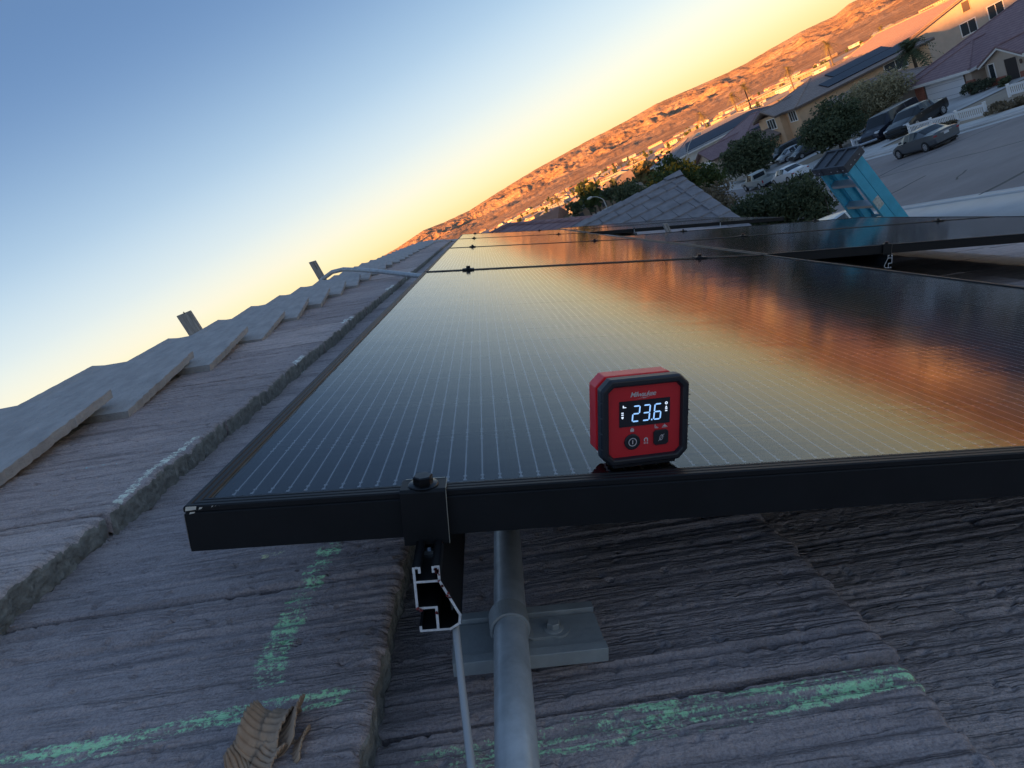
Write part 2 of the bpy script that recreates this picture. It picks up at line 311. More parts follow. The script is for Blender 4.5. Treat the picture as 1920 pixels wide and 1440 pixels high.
# ================================================================== OUR HOUSE: tiled roof
house = empty('tiled_house'); house.matrix_world = Matrix.Translation(P0) @ Matrix.Rotation(PITCH, 4, 'Y')
tag(house, 'grey concrete tile roof carrying the solar panels in the foreground', 'house')
def tile_material(name, ca, cb, chalk=True):
    M = bpy.data.materials.new(name); M.use_nodes = True; t = M.node_tree; b = t.nodes['Principled BSDF']
    g = N(t, 'ShaderNodeTexCoord'); g.object = house; V = g.outputs['Object']
    sx = N(t, 'ShaderNodeSeparateXYZ'); t.links.new(V, sx.inputs[0]); v, u = sx.outputs[0], sx.outputs[1]
    wv = noise_node(t, V, 9, 2, .5)
    streak = noise_node(t, V, 1.0, 4, .6, (4, 210, 60)); fine = noise_node(t, V, 1.0, 4, .7, (20, 520, 300)); grit = noise_node(t, V, 520, 3, .75); blot = noise_node(t, V, 5, 5, .6); pit = noise_node(t, V, 1.0, 4, .65, (190, 240, 190)); lump = ramp_node(t, noise_node(t, V, 1.0, 3, .6, (240, 330, 200)), [(.40, (0, 0, 0)), (.60, (1, 1, 1))])
    def lines(sc_, wd):
        q = noise_node(t, V, 1.0, 2, .5, sc_); return math_node(t, 'SUBTRACT', 1.0, smooth_node(t, math_node(t, 'ABSOLUTE', math_node(t, 'SUBTRACT', q, .5)), .0, wd))
    g1_ = lines((1.6, 62, 20), .045); g2_ = lines((14, 130, 40), .05); groove = math_node(t, 'MAXIMUM', g1_, math_node(t, 'MULTIPLY', g2_, .7))
    groove = math_node(t, 'MULTIPLY', groove, smooth_node(t, noise_node(t, V, 1.0, 3, .6, (16, 30, 16)), .30, .58))
    base = ramp_node(t, blot, [(.3, ca), (.7, cb)])
    oi = N(t, 'ShaderNodeObjectInfo'); rv = N(t, 'ShaderNodeMix', data_type='RGBA', blend_type='MULTIPLY'); rv.inputs[0].default_value = 1.0; t.links.new(base, rv.inputs[6]); t.links.new(ramp_node(t, oi.outputs['Random'], [(0, (.80, .79, .80)), (1, (1.12, 1.10, 1.08))]), rv.inputs[7]); base = rv.outputs[2]
    stc = ramp_node(t, streak, [(.30, (.62, .62, .64)), (.5, (1.05, 1.05, 1.05)), (.68, (1.5, 1.46, 1.47))])
    mu = N(t, 'ShaderNodeMix', data_type='RGBA', blend_type='MULTIPLY'); mu.inputs[0].default_value = .30; t.links.new(base, mu.inputs[6]); t.links.new(stc, mu.inputs[7])
    gr = ramp_node(t, grit, [(.35, (.75, .75, .77)), (.6, (1.25, 1.25, 1.26))])
    m2 = N(t, 'ShaderNodeMix', data_type='RGBA', blend_type='MULTIPLY'); m2.inputs[0].default_value = .8; t.links.new(mu.outputs[2], m2.inputs[6]); t.links.new(gr, m2.inputs[7])
    col = mix_node(t, math_node(t, 'MULTIPLY', groove, .38), m2.outputs[2], (.07, .065, .068))  # grooves also darkened in the colour, standing in for their shade
    # pale mineral specks
    vo = N(t, 'ShaderNodeTexVoronoi'); vo.inputs['Scale'].default_value = 75; t.links.new(V, vo.inputs['Vector'])
    spk = math_node(t, 'LESS_THAN', vo.outputs['Distance'], .055)
    spk = math_node(t, 'MULTIPLY', spk, math_node(t, 'GREATER_THAN', noise_node(t, V, 14, 2), .52)); col = mix_node(t, math_node(t, 'MULTIPLY', spk, .55), col, (.55, .56, .58))
    # height used both for the bump and for where chalk catches
    hgt = math_node(t, 'ADD', math_node(t, 'SUBTRACT', math_node(t, 'MULTIPLY', streak, 1.1), math_node(t, 'MULTIPLY', groove, .55)), math_node(t, 'ADD', math_node(t, 'MULTIPLY', fine, .5), math_node(t, 'ADD', math_node(t, 'MULTIPLY', lump, .14), math_node(t, 'ADD', math_node(t, 'MULTIPLY', grit, .30), math_node(t, 'MULTIPLY', pit, .75)))))
    if chalk:
        catch = math_node(t, 'ADD', math_node(t, 'MULTIPLY', noise_node(t, V, 1.0, 3, .6, (16, 150, 60)), .75), math_node(t, 'ADD', math_node(t, 'MULTIPLY', pit, .65), math_node(t, 'MULTIPLY', grit, .45)))
        def mark(cm, a, lo, colr, c, s=1.0):
            e = smooth_node(t, math_node(t, 'ADD', catch, math_node(t, 'MULTIPLY', a, s)), lo, lo + .17)
            return mix_node(t, math_node(t, 'MULTIPLY', e, math_node(t, 'GREATER_THAN', a, .02)), c, colr)
        wob_ = math_node(t, 'MULTIPLY', math_node(t, 'SUBTRACT', wv, .5), .02)
        GR = (.58, 1.0, .58)
        # line down the slope on the first tile row: u = -.02 + .14 (v + .105)
        def vline(v0, u0, v1, u1, wd, tp):
            k = (u1 - u0) / (v1 - v0); ul = math_node(t, 'ADD', math_node(t, 'MULTIPLY', v, k), u0 - k * v0)
            d = math_node(t, 'ABSOLUTE', math_node(t, 'ADD', math_node(t, 'SUBTRACT', u, ul), wob_))
            return math_node(t, 'MULTIPLY', math_node(t, 'SUBTRACT', 1.0, smooth_node(t, d, wd * .4, wd)), band(t, v, v0, v1, tp))
        def uline(u0, v0, u1, v1, wd, tp):
            k = (v1 - v0) / (u1 - u0); vl = math_node(t, 'ADD', math_node(t, 'MULTIPLY', u, k), v0 - k * u0)
            d = math_node(t, 'ABSOLUTE', math_node(t, 'ADD', math_node(t, 'SUBTRACT', v, vl), wob_))
            return math_node(t, 'MULTIPLY', math_node(t, 'SUBTRACT', 1.0, smooth_node(t, d, wd * .4, wd)), band(t, u, u0, u1, tp))
        for (fn, a, lo, c, s) in (
            (vline, (-.15, -.030, .0985, -.012, .015, .02), 1.49, GR, .60),
            (uline, (-.010, .026, .215, .0235, .021, .02), 1.47, GR, .58),
            (vline, (.112, -.046, .47, -.030, .023, .03), 1.49, GR, .60),
            (vline, (.47, -.03, .64, -.02, .012, .03), 1.72, GR, .58),
            (uline, (.30, -.243, .56, -.243, .010, .03), 1.43, (.90, .93, .80), .60),
            (uline, (1.02, -.243, 1.12, -.243, .010, .02), 1.42, (.90, .93, .88), .60),
            (uline, (1.55, -.243, 1.72, -.243, .012, .02), 1.42, (.90, .93, .88), .60),
            (uline, (2.5, -.243, 2.75, -.243, .014, .02), 1.42, (.90, .93, .88), .60),
            (uline, (3.2, -.243, 3.5, -.243, .014, .02), 1.42, (.90, .93, .88), .60),
            (vline, (-.40, .37, -.30, .38, .010, .03), 1.60, (.35, .72, .78), .55),
            (vline, (-.43, .46, -.29, .47, .010, .03), 1.60, (.35, .72, .78), .55),
            (vline, (-.045, .190, -.012, .196, .006, .01), 1.46, (.80, .82, .45), .60)):
            col = mark(None, fn(*a), lo, c, col, s)
    t.links.new(col, b.inputs['Base Color']); b.inputs['Roughness'].default_value = .88; b.inputs['Specular IOR Level'].default_value = .35
    bp = N(t, 'ShaderNodeBump'); bp.inputs['Strength'].default_value = 1.0; bp.inputs['Distance'].default_value = .0022; t.links.new(hgt, bp.inputs['Height']); t.links.new(bp.outputs[0], b.inputs['Normal'])
    return M
m_tile = tile_material('concrete_tile', (.42, .358, .345), (.52, .445, .430))
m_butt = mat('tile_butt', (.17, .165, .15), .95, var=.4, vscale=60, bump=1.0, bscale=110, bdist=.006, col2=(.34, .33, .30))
EXPO, TW, TTH = .34, .33, .033
def tile_mesh(name, nu, nv, seed, amp=1.0, L=.40):
    """local: x down the slope (0 = lower end, negative uphill), y along the ridge 0..TW, z up; lies tilted on the course below"""
    us = np.linspace(.0030, TW - .0030, nu); vs = np.concatenate([np.linspace(-L, -.02, max(2, nv - 5)), np.linspace(-.014, 0, 5)])
    V, U = np.meshgrid(vs, us, indexing='ij')
    st = (fbm(V * 4 + seed, U * 80 + seed * 3.3, 3, seed) - .5) * .0030
    if nu > 60:
        c1 = vnoise(U * 205 + seed * 2.7 + V * .5, V * 2.0 + seed, seed + 5); c2 = vnoise(U * 96 + V * .3, V * 1.0 + seed, seed + 15); cut = vnoise(V * 6 + 3, U * 30, seed + 6)
        st = st + (c1 - .5) * .0026 * (.35 + cut) - np.clip(.30 - c2, 0, 1) * .016
        st = st + (fbm(V * 150, U * 190, 3, seed + 50, False, .6) - .5) * .0020 - np.clip(.27 - fbm(V * 110 + 7, U * 150, 2, seed + 70), 0, 1) * .020
    wave = .0014 * np.sin(U * 2 * np.pi / TW * 2 + seed)
    ed = (fbm(us * 90 + seed, us * 0 + 1, 4, seed + 9) - .5) * .009
    Vd = V + np.where(V > -.015, ed[None, :] * (1 + V / .015), 0)
    rnd = np.where(V > -.008, -(.0035) * ((V + .008) / .008) ** 2, 0)
    se = -.0022 * np.exp(-np.minimum(U, TW - U) / .003)
    Z = V * (TTH / EXPO) + (st + wave) * amp + rnd + se
    P = np.stack([Vd, U, Z], -1)
    # butt face rows below the lower edge
    rows = [P]
    nb = 6 if nu > 40 else 2
    for k in range(1, nb + 1):
        r = P[-1].copy(); f = k / nb
        r[:, 2] = r[:, 2] * (1 - f) - f * (TTH + .002)
        r[:, 0] += ((fbm(us * 160 + k * 3.1, us * 0 + k * 1.7, 3, seed + 80) - .5) * .006 - .001 * f) * (1 if nu > 40 else .3)
        rows.append(r[None])
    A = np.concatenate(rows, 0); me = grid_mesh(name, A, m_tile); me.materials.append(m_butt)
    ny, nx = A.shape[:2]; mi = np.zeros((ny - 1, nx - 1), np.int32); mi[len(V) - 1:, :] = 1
    # side walls
    bm = bmesh.new(); bm.from_mesh(me); bm.verts.ensure_lookup_table()
    n0 = len(bm.faces); bv = list(bm.verts)
    for col_ in (0, nx - 1):
        for r in range(len(V) - 1):
            a, c = bv[r * nx + col_], bv[(r + 1) * nx + col_]
            d1 = bm.verts.new((a.co.x, a.co.y, a.co.z - .022)); d2 = bm.verts.new((c.co.x, c.co.y, c.co.z - .022)); bm.faces.new((a, c, d2, d1))
    bm.faces.ensure_lookup_table()
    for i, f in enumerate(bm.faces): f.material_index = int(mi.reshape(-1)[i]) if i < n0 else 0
    bm.to_mesh(me); bm.free(); return me
hero = [tile_mesh('roof_tile_near', 210, 190, s) for s in (3, 8, 13)]
mid = [tile_mesh('roof_tile_mid', 30, 12, s, .8) for s in (21, 22)]
TOPN = -.130                                    # height of a tile's lower top edge in roof coordinates
edges = [-.235 + EXPO * i for i in range(17)]
off = {0: -.04, 1: .13, 2: -.018, 3: .11, 4: -.05}
def add_tile(v, u, me, dz=0., yaw=0.):
    o = link('roof_tile', me, house); o.location = (v, u, TOPN + dz); o.rotation_euler = (0, 0, yaw); return o
rnd = random.Random(5); far_spots = []
for c, ve in enumerate(edges):
    o0 = off.get(c, (c % 2) * .165 - .03)
    k0 = math.floor((-1.6 - o0) / TW)
    for k in range(k0, 60):
        u = o0 + k * TW
        if u > 9.6 + max(0, ve) * .9: break
        if ve > 3.9 and u < 8.3: continue
        if ve > 4.4: continue
        near = (c <= 3 and u < .8) or (c <= 1 and u < 2.0)
        want = near or (c <= 1) or (c <= 4 and u < 1.5) or (4 < c <= 8 and .6 < u < 3.2) or (8 < c <= 12 and 1.8 < u < 4.8)
        dz, yw = rnd.uniform(-.002, .002) - (.012 if c >= 3 else 0), rnd.uniform(-.004, .004)
        if want: add_tile(ve + rnd.uniform(-.002, .002), u, hero[rnd.randrange(3)] if near else mid[rnd.randrange(2)], dz, yw)
        elif ve < 6: far_spots.append((ve, u, dz))
mb = MB()
for ve, u, dz in far_spots:
    z1 = TOPN + dz; z0 = z1 - .36 * TTH / EXPO
    mb.add([(ve - .36, u + .002, z0), (ve - .36, u + TW - .002, z0), (ve, u + TW - .002, z1), (ve, u + .002, z1), (ve, u + .002, z1 - .03), (ve, u + TW - .002, z1 - .03)], [(0, 3, 2, 1), (3, 4, 5, 2)])
tag(mb.build('distant_roof_tiles', m_tile, house), kind='stuff')
# deck, walls under the roof
m_wood = mat('weathered_wood', (.34, .31, .28), .9, var=.35, vscale=8, stretch=(30, 30, 3), bump=.4, bscale=20)
m_stucco = mat('stucco_grey', (.42, .38, .33), .9, var=.1, vscale=2, bump=.3, bscale=80)
MB().box(-.72, 3.86, -1.7, 11.5, -.22, -.19).build('roof_deck', m_wood, house)
# the far slope, falling the other way from the ridge, and walls
c2_, s2_ = math.cos(2 * PITCH), math.sin(2 * PITCH)
mb = MB(); mb.slab([(-.72, -1.7, -.16), (-.72, 9.6, -.16), (-.72 - 5 * c2_, 9.6, -.16 - 5 * s2_), (-.72 - 5 * c2_, -1.7, -.16 - 5 * s2_)], (0.0, 0, -.03)); mb.build('rear_roof_slope', m_tile, house)
inv = Matrix.Rotation(-PITCH, 4, 'Y')
mb = MB(); T = inv @ Matrix.Translation(-P0); mb.box(-4.6, 3.0, -1.3, 11.0, -1.3, 1.9, 0, T); mb.build('wall', m_stucco, house)
# ridge caps
m_cap = mat('ridge_cap', (.30, .297, .30), .9, var=.25, vscale=40, bump=.8, bscale=1.0, bdist=.0022, col2=(.42, .412, .412), stretch=(320, 110, 320), det=6.)
def cap_mesh(seed, L=.415, W0=.290, W1=.236, th=.016):
    ns = 40; mb = MB(); vs = []; fs = []; rr_ = random.Random(seed)
    fr_ = [1, .97, .7, .4, .12, .03, 0, -.03, -.3, -.6, -1]; n = len(fr_)
    for i in range(ns):
        y = L * i / (ns - 1); W = W0 + (W1 - W0) * i / (ns - 1)
        for j, q in enumerate(fr_):
            ed = rr_.uniform(-.0022, .0022) if j in (0, n - 1) else 0
            up = .004 * (1 - min(1, abs(q) / .12)) - .0025 * max(0, abs(q) - .9) / .1 + rr_.uniform(-.0003, .0003)
            if q >= 0: vs.append((q * W + ed, y, up))
            else: vs.append((q * W * c2_, y, q * W * s2_ + up))
    o = len(vs); vs += [(x * .99, y, z - th) for (x, y, z) in vs]
    for i in range(ns - 1):
        for j in range(n - 1):
            q = i * n + j; fs += [(q, q + 1, q + n + 1, q + n), (o + q, o + q + n, o + q + n + 1, o + q + 1)]
        for j in (0, n - 1): q = i * n + j; fs.append((q, q + n, o + q + n, o + q))
    for i in (0, ns - 1):
        for j in range(n - 1): q = i * n + j; fs.append((q, o + q, o + q + 1, q + 1))
    mb.add(vs, fs); return mb.mesh('ridge_cap', m_cap)
capms = [cap_mesh(k) for k in range(4)]
CSP = .36; k = 0
u = .37 - .36 * 5
while u < 9.3:
    o = link('ridge_cap', rnd.choice(capms), house); o.location = (-.735 + rnd.uniform(-.008, .008), u, -.172 + rnd.uniform(-.003, .003)); o.rotation_euler = (rad(4.3), rnd.uniform(-.012, .012) - .125, rnd.uniform(-.012, .012)); u += CSP
for k in range(9):                              # hip caps running down at the far end of the ridge
    o = link('ridge_cap', capms[k % 4], house); o.location = (-.70 + .30 * k, 9.4 + .27 * k, -.14 - .006 * k); o.rotation_euler = (rad(2), 0, rad(-48))
# bedding strip coloured dark to stand in for the shadow gap under the caps
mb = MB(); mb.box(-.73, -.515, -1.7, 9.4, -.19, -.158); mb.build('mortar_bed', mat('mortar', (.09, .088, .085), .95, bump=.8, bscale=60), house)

# ================================================================== SOLAR PANELS
PL, PW, PTH = 1.722, 1.134, .030
m_frame = mat('black_anodised', (.006, .007, .009), .48, metal=0., spec=.32, var=.25, vscale=30, bump=.05, bscale=400, bdist=.001)
m_lip = mat('black_anodised_lip', (.03, .032, .037), .30, metal=.6)
m_back = mat('black_backsheet', (.010, .011, .014), .7, spec=.03)
m_cell = mat('solar_cell', (.010, .012, .020), .6, var=.3, vscale=12, spec=.03)
m_wire = mat('busbar_wire', (.80, .80, .80), .5)
m_seal = mat('tan_sealant', (.10, .088, .068), .7, var=.5, vscale=40)
def glass_material():
    M = bpy.data.materials.new('panel_glass'); M.use_nodes = True; t = M.node_tree; t.nodes.remove(t.nodes['Principled BSDF'])
    o = t.nodes['Material Output']; g = N(t, 'ShaderNodeTexCoord'); V = g.outputs['Object']
    rip = noise_node(t, V, 1.0, 3, .55, (14, 150, 1)); ripb = noise_node(t, V, 1.0, 3, .5, (3, 9, 1)); gr = noise_node(t, V, 900, 2, .5)
    h = math_node(t, 'ADD', math_node(t, 'MULTIPLY', rip, .00008), math_node(t, 'ADD', math_node(t, 'MULTIPLY', ripb, .00035), math_node(t, 'MULTIPLY', gr, .00002)))
    bp = N(t, 'ShaderNodeBump'); bp.inputs['Strength'].default_value = 1; bp.inputs['Distance'].default_value = 1.0; t.links.new(h, bp.inputs['Height'])
    fr = N(t, 'ShaderNodeFresnel'); fr.inputs[0].default_value = 1.62; t.links.new(bp.outputs[0], fr.inputs['Normal'])
    gl = N(t, 'ShaderNodeBsdfGlossy'); gl.inputs['Roughness'].default_value = .062; t.links.new(bp.outputs[0], gl.inputs['Normal'])
    tr = N(t, 'ShaderNodeBsdfTransparent'); df = N(t, 'ShaderNodeBsdfDiffuse'); df.inputs[0].default_value = (.45, .45, .46, 1)
    m1 = N(t, 'ShaderNodeMixShader'); dust = ramp_node(t, noise_node(t, V, 30, 6, .75), [(.35, (.001,) * 3), (.78, (.012,) * 3)]); t.links.new(dust, m1.inputs[0]); t.links.new(tr.outputs[0], m1.inputs[1]); t.links.new(df.outputs[0], m1.inputs[2])
    m2 = N(t, 'ShaderNodeMixShader'); t.links.new(fr.outputs[0], m2.inputs[0]); t.links.new(m1.outputs[0], m2.inputs[1]); t.links.new(gl.outputs[0], m2.inputs[2])
    t.links.new(m2.outputs[0], o.inputs[0]); return M
m_glass = glass_material()
LIP = .011
def bar(mb, T, L):
    """frame bar profile along local y (0..L), x outwards 0 -> inwards; T maps local to panel; mitred ends"""
    prof = [(0, -PTH), (0, -.0052), (.0008, -.0044), (0, -.0036), (0, -.0008), (.0008, 0), (.0032, 0), (.0036, -.0006), (.0042, -.0006), (.0046, 0), (.0072, 0), (.0076, -.0006), (.0082, -.0006), (.0086, 0), (LIP - .0006, 0), (LIP, -.0008), (LIP, -.0055), (.0025, -.0055), (.0025, -PTH + .0025), (.02, -PTH + .0025), (.02, -PTH)]
    n = len(prof); vs = [T @ Vector((x, x, z)) for x, z in prof] + [T @ Vector((x, L - x, z)) for x, z in prof]
    mb.add(vs, [(i, (i + 1) % n, n + (i + 1) % n, n + i) for i in range(n)])
def build_panel(name, W, L, cells=False, seal=False):
    """W along v (x), L along u (y)"""
    e = empty(name)
    for (Lb, T) in ((L, Matrix.Identity(4)), (L, Matrix.Translation((W, L, 0)) @ Matrix.Rotation(math.pi, 4, 'Z')), (W, Matrix.Translation((0, L, 0)) @ Matrix.Rotation(-math.pi / 2, 4, 'Z')), (W, Matrix.Translation((W, 0, 0)) @ Matrix.Rotation(math.pi / 2, 4, 'Z'))):
        mb = MB(); bar(mb, T, Lb); mb.build('frame_rail', m_frame, e)
    MB().add([(LIP - .001, LIP - .001, -.0018), (W - LIP + .001, LIP - .001, -.0018), (W - LIP + .001, L - LIP + .001, -.0018), (LIP - .001, L - LIP + .001, -.0018)], [(0, 1, 2, 3)]).build('glass', m_glass, e); gme = e.children[-1].data
    if gme.polygons[0].normal.z < 0: gme.flip_normals()
    MB().box(LIP, W - LIP, LIP, L - LIP, -.0065, -.0060).build('backsheet', m_back, e)
    port = L > W
    (A, Bn) = (W, L) if port else (L, W)                 # A: side with 6 cells, Bn: side with 18 half cells
    def P(a, b): return (a, b) if port else (b, a)
    mx_, my_ = (A - 6 * .182 - 5 * .0025) / 2, (Bn - 18 * .091 - 17 * .0022 - .006) / 2
    cx = [mx_ + i * .1845 for i in range(6)]; cy = [my_ + j * .0932 + (.006 if j > 8 else 0) for j in range(18)]
    if cells:
        cm = MB(); (w_, h_) = P(.182, .091); cm.box(0, w_, 0, h_, -.0058, -.0052); cme = cm.mesh('cell', m_cell)
        for x in cx:
            for y in cy:
                o = link('cell', cme, e); o.location = (*P(x, y), 0)
    else:
        (x0, y0), (x1, y1) = P(cx[0], cy[0]), P(cx[-1] + .182, cy[-1] + .091)
        MB().box(x0, x1, y0, y1, -.0058, -.0052).build('cell_sheet', m_cell, e)
    mb = MB(); hw = .0005
    for x in cx:
        for k in range(16):
            a = x + .182 * (k + .5) / 16; (x0, y0), (x1, y1) = P(a - hw, cy[0] + .004), P(a + hw, cy[-1] + .087)
            mb.add([(x0, y0, -.0049), (x1, y0, -.0049), (x1, y1, -.0049), (x0, y1, -.0049)], [(0, 1, 2, 3)])
            if cells:
                for y in cy:
                    for dy in (.004, .010, .081, .087):
                        (x0, y0), (x1, y1) = P(a - .0011, y + dy - .0011), P(a + .0011, y + dy + .0011)
                        mb.add([(x0, y0, -.0047), (x1, y0, -.0047), (x1, y1, -.0047), (x0, y1, -.0047)], [(0, 1, 2, 3)])
    tag(mb.build('busbar_wires', m_wire, e), kind='stuff')
    if seal:
        mb = MB(); ys = np.linspace(LIP, L - LIP, 160); r_ = random.Random(4)
        wv_ = [LIP + .0014 + r_.uniform(-.0005, .0005) for _ in ys]
        mb.add([(LIP - .0005, y, -.0012) for y in ys] + [(w__, y, -.00165) for y, w__ in zip(ys, wv_)], [(i, i + 1, 160 + i + 1, 160 + i) for i in range(159)]); mb.build('sealant_bead', m_seal, e)
        # bright scuffs on the corner edge
        mb = MB()
        for (a, b_, z0, z1) in ((.001, .0075, -.0030, -.0002), (.009, .011, -.0026, -.0010), (.0165, .0176, -.0016, -.0006), (.0186, .0194, -.0014, -.0006), (.0205, .0212, -.0015, -.0008), (.003, .0062, -.0052, -.0038)):
            mb.add([(a, -.0003, z0), (b_, -.0003, z0 + .0006), (b_ + .0006, -.0003, z1), (a + .0008, -.0003, z1)], [(0, 1, 2, 3)])
        mb.add([(-.0003, .0, -.004), (-.0003, .0006, -.004), (-.0003, .0006, -.0285), (-.0003, 0, -.0285)], [(0, 1, 2, 3)])
        mb.build('bare_metal_scuff', mat('bare_metal', (.72, .70, .62), .4, metal=.4), e)
    return e
def place(e, v, u, n=0., roll=0.):
    e.matrix_world = Matrix.Translation(RW(v, u, n)) @ Matrix.Rotation(PITCH - roll, 4, 'Y'); return e
GAP = .010
p0 = place(build_panel('solar_panel', PW, PL, True, True), 0, 0); tag(p0, 'nearest black solar panel with the red angle gauge standing on its front frame', 'solar panel', 'solar panels on the tiled roof')
pp = build_panel('solar_panel', PW, PL, False, False)
seconds = ['second solar panel behind the nearest one in the left column', 'third solar panel back in the left column along the ridge', 'farthest solar panel of the left column beside the ridge']
for i in range(3):
    q = pp if i == 0 else copy_tree(pp)
    place(q, .001 * i, (PL + .020) * (i + 1), .0); tag(q, seconds[i], 'solar panel', 'solar panels on the tiled roof')
ROLL2 = rad(1.6); V2 = 1.149
pl_ = build_panel('solar_panel', PL, PW)
lab2 = ['sideways solar panel of the right column with the cut rail end under its front edge', 'sideways solar panel in front of the blue stepladder, behind the one with the rail end', 'sideways solar panel nearest the tiled gable, in front of the wing roof', 'rearmost sideways solar panel against the tiled gable roof']
for i, u in enumerate((1.742, 2.892, 5.20, 6.35)):
    q = pl_ if i == 0 else copy_tree(pl_)
    place(q, V2, u, .0 if i < 2 else .004, ROLL2); tag(q, lab2[i], 'solar panel', 'solar panels on the tiled roof')

# ------------------------------------------------------------------ rails
m_alu = mat('cut_aluminium', (.60, .60, .61), .45, metal=.2, var=.5, vscale=160, col2=(.92, .92, .92), bump=.3, bscale=300, bdist=.001)
m_red = mat('red_oxide', (.20, .03, .03), .6)
m_rail = mat('rail_black', (.010, .011, .013), .45, metal=.2)
def rail(name, v, u0, u1, ntop, label, flip=1, roll=0., marks=True):
    e = on_roof(name, v, u0, ntop, extra=-roll)
    S = .001 * 1.0; x = lambda a: flip * a * S
    # profile strokes in mm (x right, z down from the top)
    pts = [((0, 0), (0, -26)), ((0, 0), (3.2, 0)), ((11, 0), (14, 0)), ((14, 0), (14, -9)), ((0, -9), (14, -9)), ((14, -9), (22, -27)), ((0, -26), (11, -26)), ((11, -26), (11, -41)), ((1, -41), (18, -41)), ((1, -41), (1, -38.5)), ((22, -27), (24.3, -32)), ((24.3, -32), (23.6, -37.5)), ((23.6, -37.5), (18, -41)), ((0, 0), (0, -2.6)), ((3.2, 0), (3.2, -2.6)), ((11, 0), (11, -2.6))]
    mb = MB(); th = .00075
    for i, ((a, b), (c, d)) in enumerate(pts):
        p = Vector((x(a), b * S)); q = Vector((x(c), d * S)); t_ = (q - p).normalized(); nn = Vector((-t_.y, t_.x)) * th; p -= t_ * th; q += t_ * th
        mb.prism([p - nn, q - nn, q + nn, p + nn], lambda X, Z, T_: (X, T_, Z), -.00003 * i, u1 - u0, 0, 1)
    mb.build('extrusion', [m_rail, m_alu], e)
    if marks:
        mk = MB(); r_ = random.Random(11)
        for (cx_, cz_) in ((12.4, -1.2), (13.8, -4), (13.9, -8.6), (15.5, -12), (18, -17.8), (19.2, -20.5), (0.6, -25.5), (2.4, -26.2), (11.2, -29), (13.2, -1.6)):
            for _ in range(3):
                a, b = (cx_ + r_.uniform(-.6, .6)) * S * flip, (cz_ + r_.uniform(-.9, .9)) * S; s_ = r_.uniform(.0004, .0009)
                mk.add([(a - s_, -.0009, b - s_ * .6), (a + s_, -.0009, b - s_), (a + s_ * .7, -.0009, b + s_), (a - s_ * .8, -.0009, b + s_ * .7)], [(0, 1, 2, 3)])
        mk.build('red_paint_mark', m_red, e)
    tag(e, label, 'rail', 'aluminium mounting rails under the panels'); return e
RT = -.0312
rail('mounting_rail', .1385, -.035, 6.9, RT, 'mounting rail with a raw cut end under the front clamp and hex bolt')
rail('mounting_rail', .905, .05, 6.9, RT, 'mounting rail hidden under the right half of the nearest panel', marks=False)
rail('mounting_rail', 1.555, 1.70, 4.05, RT + .010, 'mounting rail with a small pale cut end under the right column of panels', flip=-1, roll=ROLL2, marks=False)
rail('mounting_rail', 2.55, 1.72, 4.05, RT + .036, 'mounting rail under the low side of the right column panels', flip=-1, roll=ROLL2, marks=False)
rail('mounting_rail', 1.555, 5.15, 7.5, RT + .012, 'mounting rail under the rear pair of sideways panels', flip=-1, roll=ROLL2, marks=False)
# ------------------------------------------------------------------ clamps
m_bolt = mat('black_bolt', (.03, .031, .034), .28, metal=.9)
m_zinc = mat('zinc_bolt', (.55, .57, .60), .3, metal=1.)
m_edge = mat('worn_clamp_edge', (.42, .40, .34), .5, metal=.5)
def hexhead(mb, cx, cy, z, r, h, mi=0, washer=True, rot=.3):
    if washer: mb.lathe([(r * 1.45, 0), (r * 1.5, h * .08), (r * 1.42, h * .16), (r * 1.05, h * .24)], (cx, cy, z), (0, 0, 1), 28, mi)
    pr = [(r * math.cos(rot + k * math.pi / 3), r * math.sin(rot + k * math.pi / 3)) for k in range(6)]
    top = [(x * .9, y * .9) for x, y in pr]; z0, z1, z2 = z + h * .15, z + h * .88, z + h
    vs = [(cx + x, cy + y, z0) for x, y in pr] + [(cx + x, cy + y, z1) for x, y in pr] + [(cx + x, cy + y, z2) for x, y in top]
    mb.add(vs, [(i, (i + 1) % 6, 6 + (i + 1) % 6, 6 + i) for i in range(6)] + [(6 + i, 6 + (i + 1) % 6, 12 + (i + 1) % 6, 12 + i) for i in range(6)] + [tuple(12 + i for i in range(6))], mi)
def end_clamp(v, u, wd, label, n=0., roll=0.):
    e = on_roof('end_clamp', v, u, n, extra=-roll)
    mb = MB(); prof = [(.0125, .0006), (.0125, .0028), (-.0035, .0028), (-.0050, .0012), (-.0050, -.0335), (-.0025, -.0335), (-.0025, .0004), (.0010, .0006)]
    mb.prism(prof, lambda a, b, t_: (t_, a, b), 0, wd); mb.build('bracket', m_frame, e, bevel=.0003)
    mb = MB(); mb.box(wd, wd + .0003, -.0050, -.0028, -.0335, .0012); mb.box(wd, wd + .0003, -.0030, .0120, .0012, .0029); mb.box(.002, wd - .001, .0119, .0127, .0022, .0030); mb.build('worn_edge', m_edge, e)
    mb = MB(); hexhead(mb, wd * .5, .0035, .0028, .0062, .0062); mb.add([(wd * .5 - .003, .001, .00905), (wd * .5 - .0022, .0006, .00905), (wd * .5 + .003, .006, .00905), (wd * .5 + .0024, .0064, .00905)], [(0, 1, 2, 3)]); mb.build('hex_bolt', m_bolt, e)
    mb = MB(); mb.tube([(wd * .5, -.0005, -.036), (wd * .5, -.0005, -.048)], .0034, 12); mb.box(wd * .5 - .006, wd * .5 + .006, -.006, .004, -.042, -.0375); mb.build('channel_nut', m_zinc, e)
    tag(e, label, 'clamp', 'end clamps at panel edges'); return e
end_clamp(.1300, 0.0, .0275, 'black end clamp with hex bolt on the front frame of the nearest panel')
end_clamp(1.545, 1.742, .03, 'small end clamp with bolt on the front edge of the right column panels', n=.0108, roll=ROLL2)
